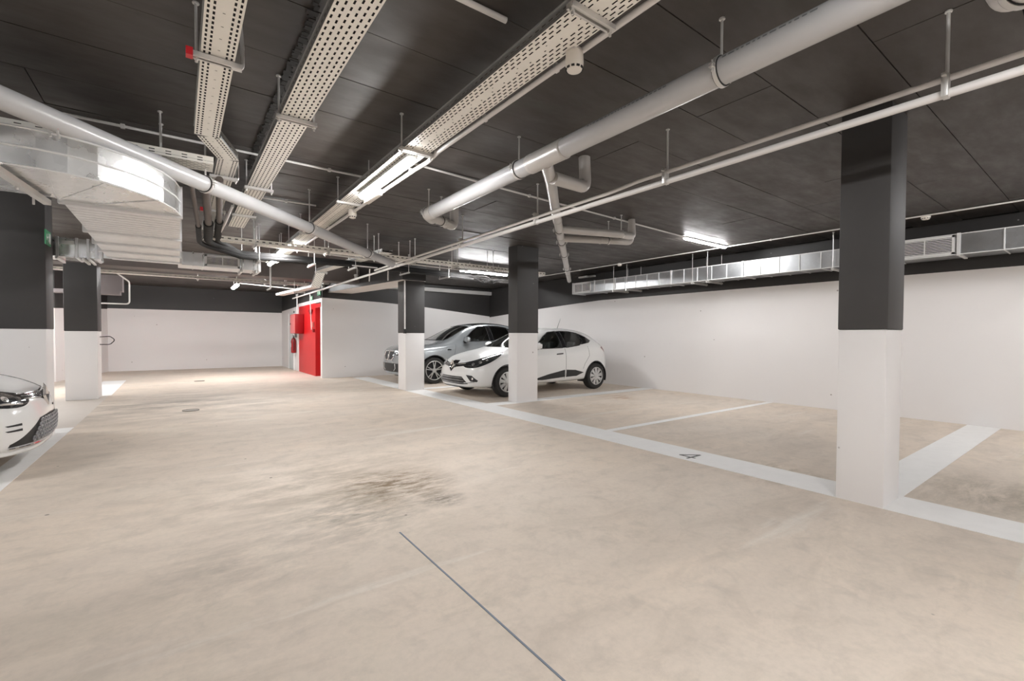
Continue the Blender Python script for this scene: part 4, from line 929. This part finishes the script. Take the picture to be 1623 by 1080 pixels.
def build_car(name, label, place, rotz, paint, C, fascia):
    car = thing(name, label, 'car', (0, 0, 0))
    bm = car_body(C['xs'], C['rows'], C['fr'], C['rr'], C['tops'], C['ends'])
    bvh = BVHTree.FromBMesh(bm)
    # wheel arches: snap to the circle, then cut
    for (wx, R_) in ((C['fw'], C['arch']), (C['rw'], C['arch'])):
        for v in bm.verts:
            if abs(v.co.y) < 0.55: continue
            dx, dz = v.co.x-wx, v.co.z-C['R']; r = math.hypot(dx, dz)
            if abs(r-R_) < 0.016 and r > 0: v.co.x = wx+dx/r*R_; v.co.z = C['R']+dz/r*R_
        bad = []
        for f in bm.faces:
            c = f.calc_center_median()
            if abs(c.y) > 0.5 and math.hypot(c.x-wx, c.z-C['R']) < R_-0.002 and c.z < C['R']+R_: bad.append(f)
        bmesh.ops.delete(bm, geom=bad, context='FACES')
    # window openings
    wins = []
    for (pts, d, nm, mat) in C['windows']:
        for sgn in ((1, -1) if nm == 'side_window' else (1,)):
            P3 = [Vector((p[0], p[1]*sgn, p[2])) for p in pts]; dd = Vector((d[0], d[1]*sgn, d[2]))
            wins.append((P3, dd, nm, mat))
            pr = Proj(dd); lp_ = [tuple(pr.to(p)) for p in P3]
            bad = [f for f in bm.faces if f.normal.dot(pr.d) < -0.15 and inside(tuple(pr.to(f.calc_center_median())), lp_)]
            bmesh.ops.delete(bm, geom=bad, context='FACES')
    for f in bm.faces: f.smooth = True
    me = bpy.data.meshes.new('body'); bm.to_mesh(me); bm.free(); me.materials.append(paint)
    body = bpy.data.objects.new('body', me); COL.objects.link(body); body.parent = car
    sol = body.modifiers.new('thickness', 'SOLIDIFY'); sol.thickness = 0.008; sol.offset = -1
    for P3, dd, nm, mat in wins:
        w_ = shell(bvh, P3, dd, 0.0015, nm, mat, car, 0.05, thick=0.002)
        strip(bvh, P3, dd, 0.010, 'window_seal', M_BLKPL, w_, closed=True, off=0.001)
    H = C['H']; bz = C['belt']
    MB().box((C['cab'][0], -0.66, 0.28), (C['cab'][1], 0.66, 0.36)).box((C['cab'][0]-0.25, -0.64, 0.36), (C['cab'][0]+0.15, 0.64, bz-0.05)).box((C['cab'][1]-0.1, -0.6, 0.36), (C['cab'][1], 0.6, bz-0.1)).build('cabin_tub', M_SEAT, car, bevel=0.03)
    for (sx, sy) in ((C['seatx'], -0.36), (C['seatx'], 0.36), (C['seatx']+0.80, -0.36), (C['seatx']+0.80, 0.36)): seat(sx, sy, 0.29*H/1.45, car)
    sw = [(C['cab'][0]+0.32+0.02*math.sin(a), 0.36+0.17*math.cos(a), bz-0.04+0.16*math.sin(a)) for a in [i*math.pi/10 for i in range(20)]]
    MB().tube(sw, 0.014, 8, closed=True).build('steering_wheel', M_BLKPL, car, smooth=True)
    for wx in (C['fw'], C['rw']):
        for s in (-1, 1):
            R2 = C['arch']-0.003; mb = MB(); n = 24; a0 = -0.35
            vs = [(wx+R2*math.cos(a0+(math.pi-2*a0)*k/n), s*yy, C['R']+R2*math.sin(a0+(math.pi-2*a0)*k/n)) for yy in (C['hw']-0.02, 0.55) for k in range(n+1)]
            mb.add(vs, [(k, k+1, n+2+k, n+1+k) for k in range(n)]); mb.add([(wx+R2*math.cos(a0+(math.pi-2*a0)*k/n), s*0.55, C['R']+R2*math.sin(a0+(math.pi-2*a0)*k/n)) for k in range(n+1)], [tuple(range(n+1))])
            mb.build('wheel_arch_liner', M_BLKPL, car)
            wheel(car, wx, s*(C['hw']-C['wd']/2-0.012), C['R'], s, C['spokes'], C.get('rim'), C['wd'], C['style'])
            arc = [Vector((wx+(C['arch']+0.004)*math.cos(a0*0.6+(math.pi-1.2*a0)*k/n), s*1.5, C['R']+(C['arch']+0.004)*math.sin(a0*0.6+(math.pi-1.2*a0)*k/n))) for k in range(n+1)]
            strip(bvh, arc, (0, -s, 0), C.get('archr', 0.008), 'arch_trim', C.get('archm', M_BLKPL), car, off=0.0)
    # door shut lines, handles, mirrors
    for ln in C['seams']:
        for s in (-1, 1): strip(bvh, [(p[0], s*1.2, p[1]) for p in ln], (0, -s, 0), 0.0035, 'shut_line', M_DARK, car, off=0.0005, n=4)
    for s in (-1, 1):
        for hx, hz in C['handles']:
            loc, nr, *_ = bvh.ray_cast(Vector((hx, s*3, hz)), Vector((0, -s, 0)))
            MB().obox(loc+Vector((0, s*0.018, 0)), (0.19, 0, 0.012), (0, 0.016, 0), (0, 0, 0.026)).build('door_handle', C['handm'], car, bevel=0.006)
        mx, mz = C['mirror']
        loc, nr, *_ = bvh.ray_cast(Vector((mx, s*3, mz-0.03)), Vector((0, -s, 0)))
        c = Vector((mx-0.02, s*(abs(loc.y)+0.15), mz+0.055)); mm = MB()
        mm.tube([c+Vector((0.01, -s*0.10, -0.01)), c+Vector((0, -s*0.06, 0)), c, c+Vector((0.015, s*0.07, 0)), c+Vector((0.03, s*0.10, -0.005))], [0.045, 0.072, 0.078, 0.066, 0.03], 14)
        mir = mm.build('mirror', paint, car, smooth=True)
        MB().beam(loc+Vector((0, 0, 0.0)), c+Vector((0.02, -s*0.03, -0.06)), 0.06, 0.035).build('mirror_arm', M_BLKPL, mir)
        MB().obox(c+Vector((0.055, 0, 0)), (0.02, 0, 0), (0, 0.15, 0), (0, 0, 0.10)).build('mirror_glass', M_CHROME, mir)
    fascia(car, bvh, C)
    car.location = place; car.rotation_euler = (0, 0, rotz)
    return car
# ---- hatchback cage
HB = dict(
 xs=[0.16, 0.34, 0.62, 0.92, 1.18, 1.45, 1.80, 2.15, 2.70, 3.20, 3.58, 3.82],
 rows=[
  [(.64, .20), (.72, .19), (.76, .19), (.76, .20), (.76, .20), (.76, .20), (.76, .20), (.76, .20), (.76, .20), (.76, .22), (.74, .26), (.68, .28)],
  [(.70, .27), (.79, .26), (.83, .27), (.83, .28), (.83, .28), (.83, .28), (.83, .28), (.83, .28), (.83, .28), (.84, .30), (.81, .32), (.74, .36)],
  [(.735, .48), (.825, .49), (.865, .50), (.868, .50), (.86, .50), (.858, .50), (.858, .50), (.858, .50), (.862, .51), (.872, .54), (.85, .56), (.78, .58)],
  [(.70, .64), (.81, .70), (.86, .76), (.868, .80), (.862, .82), (.86, .83), (.86, .845), (.86, .86), (.865, .88), (.868, .91), (.835, .93), (.74, .92)],
  [(.62, .72), (.72, .79), (.77, .86), (.79, .905), (.80, .93), (.80, .945), (.80, .955), (.80, .965), (.80, .995), (.79, 1.04), (.74, 1.06), (.66, 1.06)]],
 fr=[[(.09, 0, .19), (.09, .25, .19), (.11, .48, .20)], [(.0, 0, .25), (.005, .26, .25), (.04, .50, .26)], [(-.01, 0, .46), (.0, .27, .46), (.045, .52, .47)],
     [(.015, 0, .60), (.025, .26, .60), (.07, .50, .62)], [(.06, 0, .70), (.07, .24, .70), (.11, .44, .71)]],
 rr=[[(3.98, .48, .30), (4.0, .25, .30), (4.0, 0, .30)], [(4.03, .50, .36), (4.05, .26, .36), (4.06, 0, .36)], [(4.04, .52, .58), (4.06, .27, .58), (4.07, 0, .58)],
     [(3.99, .50, .86), (4.01, .26, .86), (4.02, 0, .86)], [(3.93, .48, 1.04), (3.95, .25, 1.05), (3.96, 0, 1.05)]],
 ends=[(.20, 3.86), (.13, 3.92), (.14, 3.93), (.19, 3.90), (.24, 3.83)],
 tops=[[(.52, .80), (.57, .885), (.60, .945), (.64, .985), (.66, 1.10), (.615, 1.29), (.585, 1.395), (.565, 1.415), (.55, 1.375), (.52, 1.29)],
       [(.28, .81), (.30, .905), (.31, .965), (.33, 1.015), (.35, 1.15), (.34, 1.335), (.33, 1.43), (.31, 1.45), (.30, 1.415), (.28, 1.335)],
       [(0, .815), (0, .91), (0, .97), (0, 1.03), (0, 1.17), (0, 1.35), (0, 1.44), (0, 1.46), (0, 1.43), (0, 1.35)]],
 fw=.85, rw=3.44, R=.312, arch=.352, hw=.862, wd=.185, spokes=9, style=0, H=1.45, belt=.95, cab=(1.35, 3.35), seatx=1.9,
 windows=[
  ([(1.62, .82, .975), (1.66, .80, 1.03), (1.95, .70, 1.235), (2.14, .64, 1.335), (2.38, .62, 1.36), (2.40, .82, .99)], (0, -1, 0), 'side_window', M_GLASSD),
  ([(2.52, .82, .995), (2.50, .62, 1.365), (2.80, .62, 1.36), (3.05, .63, 1.32), (3.10, .7, 1.14), (2.95, .8, 1.045)], (0, -1, 0), 'side_window', M_GLASSD),
  ([(1.22, .56, .995), (1.16, .30, .995), (1.14, 0, .995), (1.16, -.30, .995), (1.22, -.56, .995), (1.92, -.50, 1.33), (2.0, 0, 1.35), (1.92, .50, 1.33)], (1, 0, -0.35), 'windscreen', M_GLASS)],
 seams=[[(2.46, .98), (2.46, .40), (2.43, .30)], [(1.38, .90), (1.32, .60), (1.36, .30)], [(3.2, 1.02), (3.20, .80), (3.05, .62), (3.0, .50)]],
 handles=[(2.27, .86)], handm=M_BLKPL, mirror=(1.58, .985))
HB['windows'] = [(p, (0, -1, 0) if nm == 'side_window' else d, nm, m) for p, d, nm, m in HB['windows']]
def both(fn):
    for s in (-1, 1): fn(s)
def emblem_diamond(par, c, n_, w_, h_, mat=M_CHROME):
    """upright chrome diamond, hollow"""
    c = Vector(c); N = Vector(n_).normalized(); S = Vector((0, 0, 1)).cross(N).normalized(); Z = N.cross(S); mb = MB()
    O = [S*0+Z*h_/2, S*w_/2, Z*-h_/2, S*-w_/2]; I = [v*0.42 for v in O]
    vs = [c+o for o in O]+[c+o*0.72+N*0.016 for o in O]+[c+i for i in I]
    mb.add(vs, [(i, (i+1) % 4, 4+(i+1) % 4, 4+i) for i in range(4)]+[(4+i, 4+(i+1) % 4, 8+(i+1) % 4, 8+i) for i in range(4)])
    return mb.build('emblem', mat, par)
def headlamp(car, bvh, s, pts, d, off=0.004):
    h = shell(bvh, [(p[0], p[1]*s, p[2]) for p in pts], (d[0], d[1]*-s, d[2]), off, 'headlight', M_HEADL, car, 0.03, smooth=True, thick=0.012)
    return h
HL = [(.07, .40, .70), (.20, .57, .755), (.40, .70, .825), (.68, .80, .90), (.63, .82, .82), (.44, .80, .71), (.22, .70, .625), (.10, .52, .605), (.06, .40, .645)]
def hatch_front(car, bvh, C):
    X = (1, 0, 0)
    shell(bvh, [(0, -.44, .645), (0, -.17, .615), (0, -.09, .59), (0, 0, .515), (0, .09, .59), (0, .17, .615), (0, .44, .645), (0, .44, .71), (0, .16, .685), (0, .10, .74), (0, -.10, .74), (0, -.16, .685), (0, -.44, .71)], X, 0.004, 'upper_grille', M_GLOSSB, car, 0.03)
    both(lambda s: strip(bvh, [(0, s*.08, .675), (0, s*.25, .672), (0, s*.43, .688)], X, 0.006, 'grille_bar', M_CHROME, car, off=0.008))
    loc, nr, *_ = bvh.ray_cast(Vector((-2, 0, .655)), Vector(X)); emblem_diamond(car, loc+Vector((-0.014, 0, 0)), (-1, 0, 0.15), .165, .225)
    def lamps(s):
        h = headlamp(car, bvh, s, HL, (1, .75, 0))
        for (x, y, z, r) in ((.2, .58, .685, .032), (.32, .67, .725, .036), (.44, .73, .76, .026)):
            loc, nr, *_ = bvh.ray_cast(Vector((x, s*y, z))-Vector((1, -.75*s, 0))*3, Vector((1, -.75*s, 0)).normalized())
            if loc: MB().tube([loc+nr*0.001, loc+nr*0.006, loc+nr*0.008], [r, r, r*.6], 14).build('reflector', M_REFL, h, smooth=True)
        fg = shell(bvh, [(.05, s*.52, .47), (.05, s*.67, .46), (.05, s*.79, .365), (.05, s*.77, .335), (.05, s*.64, .345)], (1, -s*.35, 0), 0.004, 'fog_pocket', M_BLKPL, car, 0.03)
        loc, nr, *_ = bvh.ray_cast(Vector((-2, s*.66, .40)), Vector(X))
        if loc: MB().tube([loc, loc+Vector((-0.012, 0, 0))], .026, 14).build('fog_lamp', M_REFL, fg, smooth=True)
        strip(bvh, [(0, s*.47, .315), (0, s*.62, .318), (0, s*.74, .335)], (1, -s*.3, 0), 0.010, 'lip_strip', M_REFL, car, off=0.003)
        shell(bvh, [(3.9, s*.60, 1.0), (3.78, s*.78, 1.01), (3.72, s*.8, .98), (3.86, s*.80, .88), (3.95, s*.7, .86)], (-.75, -s*1, 0), 0.004, 'tail_light', M_TAIL, car, 0.03)
        shell(bvh, [(1.50, s, .315), (1.95, s, .42), (2.43, s, .50), (2.44, s, .34), (1.8, s, .30)], (0, -s, 0), 0.005, 'door_moulding', M_BLKPL, car, 0.05)
        shell(bvh, [(2.475, s, .50), (2.75, s, .485), (3.02, s, .42), (2.80, s, .345), (2.475, s, .335)], (0, -s, 0), 0.005, 'door_moulding', M_BLKPL, car, 0.05)
    both(lamps)
    g = shell(bvh, [(0, -.40, .43), (0, -.52, .33), (0, -.56, .29), (0, -.40, .275), (0, .40, .275), (0, .56, .29), (0, .52, .33), (0, .40, .43)], X, 0.003, 'lower_grille', M_BLKPL, car, 0.03)
    for i in range(5): strip(bvh, [(0, -.42-.02*i, .405-.026*i), (0, 0, .405-.026*i), (0, .42+.02*i, .405-.026*i)], X, 0.0045, 'grille_slat', M_GLOSSB if i % 2 else M_CHROME, g, off=0.006)
    strip(bvh, [(0, -.60, .22), (0, 0, .215), (0, .60, .22)], X, 0.012, 'bumper_lip', M_BLKPL, car, off=0.0)
    # B pillars and rear quarter in gloss black, antenna
    both(lambda s: shell(bvh, [(2.405, s, .99), (2.385, s, 1.36), (2.495, s, 1.365), (2.515, s, .995)], (0, -s, 0), 0.003, 'pillar_trim', M_GLOSSB, car, 0.05))
    both(lambda s: shell(bvh, [(3.11, s, 1.15), (3.07, s, 1.315), (3.28, s, 1.235), (3.40, s, 1.15), (3.30, s, 1.10), (3.0, s, 1.06)], (0, -s, 0), 0.003, 'quarter_trim', M_GLOSSB, car, 0.05))
    both(lambda s: shell(bvh, [(1.40, s, .96), (1.60, s, .975), (1.64, s, 1.03), (1.52, s, 1.02)], (0, -s, 0), 0.003, 'pillar_trim', M_GLOSSB, car, 0.05))
    MB().tube([(2.95, 0, 1.45), (3.02, 0, 1.60), (3.06, 0, 1.69)], [0.006, 0.004, 0.002], 8).build('antenna', M_RUBBER, car)
    shell(bvh, [(3.6, .2, 1.30), (3.6, -.2, 1.30), (3.6, -.45, 1.10), (3.6, .45, 1.10)], (-1, 0, -.4), 0.004, 'rear_window', M_GLOSSB, car, 0.06)
def sport_front(car, bvh, C):
    X = (1, 0, 0)
    shell(bvh, [(0, -.44, .665), (0, -.12, .64), (0, 0, .60), (0, .12, .64), (0, .44, .665), (0, .44, .715), (0, .10, .70), (0, -.10, .70), (0, -.44, .715)], X, 0.004, 'upper_grille', M_GLOSSB, car, 0.03)
    for z0, z1 in ((.698, .710), (.672, .690), (.655, .668)):
        both(lambda s: strip(bvh, [(0, s*.07, z0-.01), (0, s*.25, z0), (0, s*.44, z1)], X, 0.0045, 'grille_bar', M_CHROME, car, off=0.008))
    loc, nr, *_ = bvh.ray_cast(Vector((-2, 0, .655)), Vector(X)); emblem_diamond(car, loc+Vector((-0.018, 0, 0.0)), (-1, 0, 0.12), .19, .25)
    def lamps(s):
        h = headlamp(car, bvh, s, HL, (1, .75, 0))
        strip(bvh, [(.10, s*.50, .632), (.24, s*.68, .652), (.42, s*.79, .72)], (1, -.75*s, 0), 0.010, 'daylight_strip', M_REFL, h, off=0.006)
        for (x, y, z, r) in ((.2, .58, .685, .03), (.32, .67, .725, .034)):
            loc, nr, *_ = bvh.ray_cast(Vector((x, s*y, z))-Vector((1, -.75*s, 0))*3, Vector((1, -.75*s, 0)).normalized())
            if loc: MB().tube([loc+nr*0.001, loc+nr*0.006, loc+nr*0.008], [r, r, r*.6], 14).build('reflector', M_REFL, h, smooth=True)
        for zz in (.45, .405):
            shell(bvh, [(0, s*.62, zz), (0, s*.76, zz+.004), (0, s*.78, zz+.016), (0, s*.62, zz+.02)], (1, -s*.5, 0), 0.004, 'bumper_fin', M_BLKPL, car, 0.02)
    both(lamps)
    g = shell(bvh, [(0, -.30, .475), (0, -.46, .40), (0, -.66, .30), (0, -.66, .275), (0, 0, .262), (0, .66, .275), (0, .66, .30), (0, .46, .40), (0, .30, .475), (0, 0, .49)], X, 0.002, 'lower_grille', M_BLKPL, car, 0.03)
    # honeycomb
    hx = MB(); a = 0.038
    for r in range(7):
        for c in range(-9, 10):
            y = (c+0.5*(r % 2))*a*1.9; z = .305+r*a*0.95
            if abs(y) > .30+(.475-z)*1.2-.04 or z > .46: continue
            loc, nr, *_ = bvh.ray_cast(Vector((-2, y, z)), Vector(X))
            if loc is None: continue
            ring = [loc+Vector((-0.010, a*0.98*math.cos(q*math.pi/3), a*0.55*math.sin(q*math.pi/3))) for q in range(6)]
            hx.tube(ring, 0.0065, 5, closed=True)
    hx.build('honeycomb_mesh', plain('pale_satin_plastic', (0.34, 0.34, 0.35), 0.35), g)
    strip(bvh, [(0, -.66, .268), (0, -.3, .254), (0, 0, .25), (0, .3, .254), (0, .66, .268)], X, 0.009, 'chrome_strip', M_CHROME, car, off=0.012)
    strip(bvh, [(0, -.69, .228), (0, 0, .215), (0, .69, .228)], X, 0.026, 'bumper_lip', C['paint'], car, off=0.006, n=10)
    MB().tube([(-0.012, -.06, .56), (-.006, -.06, .56)], .012, 10).build('tow_cap', M_BLKPL, car)
    MB().box((0.4, -.6, .12), (0.5, .6, .2)).build('underside', M_BLKPL, car)
def car_paint(name, col, metal=0.0, rough=0.22):
    m = plain(name, col, rough, metal, 0.015, 2, coat=0.6); m.node_tree.nodes['Principled BSDF'].inputs['Coat Roughness'].default_value = 0.12; return m
P_WHITE = car_paint('white_car_paint', (0.80, 0.80, 0.79)); P_GREY = car_paint('blue_grey_metallic', (0.36, 0.385, 0.40), 0.5, 0.26)
HB['paint'] = P_WHITE
build_car('car', 'white five door hatchback parked behind the middle column', (4.55, 8.34, 0), 0, P_WHITE, HB, hatch_front)
HB2 = dict(HB); HB2['handles'] = HB['handles']
build_car('car', 'white car with honeycomb lower grille cut off by the left edge', (-1.03, 6.30, 0), math.pi, P_WHITE, HB2, sport_front)
# ---- SUV: a taller, blunter variant of the cage
import copy
SV = copy.deepcopy({k_: v_ for k_, v_ in HB.items() if k_ not in ('windows', 'paint', 'handm')})
fx, fy = 1.10, 1.065
def zmap(z): return z*1.125 if z > 0.45 else z+0.03*(z/0.45)+0.026*(z/0.45)
SV['xs'] = [x*fx for x in SV['xs']]
for key in ('rows', 'tops'): SV[key] = [[(y*fy, zmap(z)) for y, z in r] for r in SV[key]]
for key in ('fr', 'rr'): SV[key] = [[(x*fx, y*fy, zmap(z)) for x, y, z in r] for r in SV[key]]
SV['ends'] = [(a*fx, b_*fx) for a, b_ in SV['ends']]
# blunt high nose
SV['fr'][2] = [(0.0, 0, .52), (.01, .29, .52), (.05, .56, .53)]; SV['fr'][3] = [(.0, 0, .78), (.01, .28, .78), (.06, .54, .79)]; SV['fr'][4] = [(.05, 0, .92), (.06, .26, .92), (.11, .48, .92)]
SV['rows'][4][0] = (.68, .92); SV['rows'][3][0] = (.76, .80); SV['rows'][4][1] = (.78, .96); SV['rows'][3][1] = (.87, .86); SV['rows'][4][2] = (.83, 1.0); SV['rows'][3][2] = (.92, .90)
for k_, zz in ((0, .975), (1, 1.02), (2, 1.06)):
    for r in range(3): y, z = SV['tops'][r][k_]; SV['tops'][r][k_] = (y, zz+0.012*r)
SV.update(fw=.88, rw=3.60, R=.35, arch=.385, hw=.918, wd=.22, spokes=5, style=1, H=1.63, belt=1.08, cab=(1.5, 3.7), seatx=2.1, rim=.25, archm=M_GLOSSB, archr=0.014, handm=P_GREY, paint=P_GREY, mirror=(1.82, 1.10))
def sp(p): return (p[0]*fx, p[1]*fy, zmap(p[2]))
SV['windows'] = [([sp(p) for p in pts], d, nm, M_GLASS if nm == 'side_window' else m) for pts, d, nm, m in HB['windows']]
SV['seams'] = [[(x*fx, zmap(z)) for x, z in l] for l in HB['seams']]; SV['handles'] = [(2.5, 1.0), (3.45, 1.04)]
def suv_front(car, bvh, C):
    X = (1, 0, 0)
    for s in (-1, 1):
        k_ = [(0, s*.025, .62), (0, s*.20, .615), (0, s*.30, .70), (0, s*.26, .835), (0, s*.05, .845), (0, s*.025, .80)]
        g = shell(bvh, k_, X, 0.006, 'kidney_grille', M_BLKPL, car, 0.03)
        strip(bvh, k_, X, 0.014, 'grille_frame', M_CHROME, g, closed=True, off=0.010, n=8)
        for i in range(5):
            y = s*(.06+.04*i); strip(bvh, [(0, y, .64), (0, y, .82)], X, 0.005, 'grille_slat', plain('satin_grey_plastic', (0.18, 0.18, 0.19), 0.35), g, off=0.010)
        hl = shell(bvh, [(0, s*.36, .80), (.1, s*.60, .86), (.45, s*.84, .90), (.42, s*.86, .83), (.15, s*.72, .76), (.06, s*.42, .745)], (1, -.6*s, 0), 0.004, 'headlight', M_HEADL, car, 0.03, smooth=True)
        strip(bvh, [(0, s*.42, .775), (.1, s*.62, .80), (.3, s*.8, .85)], (1, -.6*s, 0), 0.010, 'daylight_strip', M_REFL, hl, off=0.005)
        strip(bvh, [(0, s*.36, .52), (0, s*.38, .40), (0, s*.30, .34)], X, 0.010, 'bumper_trim', M_SILVER, car, off=0.006)
        shell(bvh, [(.9, s, .30), (1.3, s, .36), (3.1, s, .36), (3.4, s, .30), (3.4, s, .22), (.9, s, .22)], (0, -s, 0), 0.004, 'sill_trim', M_BLKPL, car, 0.06)
        shell(bvh, [sp((2.405, s, .99)), sp((2.385, s, 1.36)), sp((2.495, s, 1.365)), sp((2.515, s, .995))], (0, -s, 0), 0.003, 'pillar_trim', M_GLOSSB, car, 0.05)
        shell(bvh, [sp((3.11, s, 1.15)), sp((3.07, s, 1.315)), sp((3.28, s, 1.235)), sp((3.40, s, 1.15)), sp((3.30, s, 1.10)), sp((3.0, s, 1.06))], (0, -s, 0), 0.003, 'quarter_trim', M_GLOSSB, car, 0.05)
        strip(bvh, [(1.95, s*.60, 1.6), (2.6, s*.60, 1.6), (3.4, s*.56, 1.6)], (0, 0, -1), 0.012, 'roof_rail', M_GLOSSB, car, off=0.03) if False else None
        shell(bvh, [(1.25, s, .90), (1.38, s, .90), (1.36, s, .87), (1.25, s, .87)], (0, -s, 0), 0.005, 'fender_vent', M_GLOSSB, car, 0.02)
    shell(bvh, [(0, -.66, .50), (0, -.5, .53), (0, .5, .53), (0, .66, .50), (0, .60, .31), (0, -.60, .31)], X, 0.003, 'lower_grille', M_BLKPL, car, 0.04)
    shell(bvh, [(2.25, -.50, 2), (2.25, .50, 2), (3.6, .46, 2), (3.6, -.46, 2)], (0.001, 0, -1), 0.004, 'roof_panel', M_GLOSSB, car, 0.08)
    MB().box((0.4, -.6, .14), (0.5, .6, .24)).build('underside', M_BLKPL, car)
build_car('car', 'blue grey sport utility car with twin grille, farthest parked on the right', (4.46, 11.56, 0), 0, P_GREY, SV, suv_front)
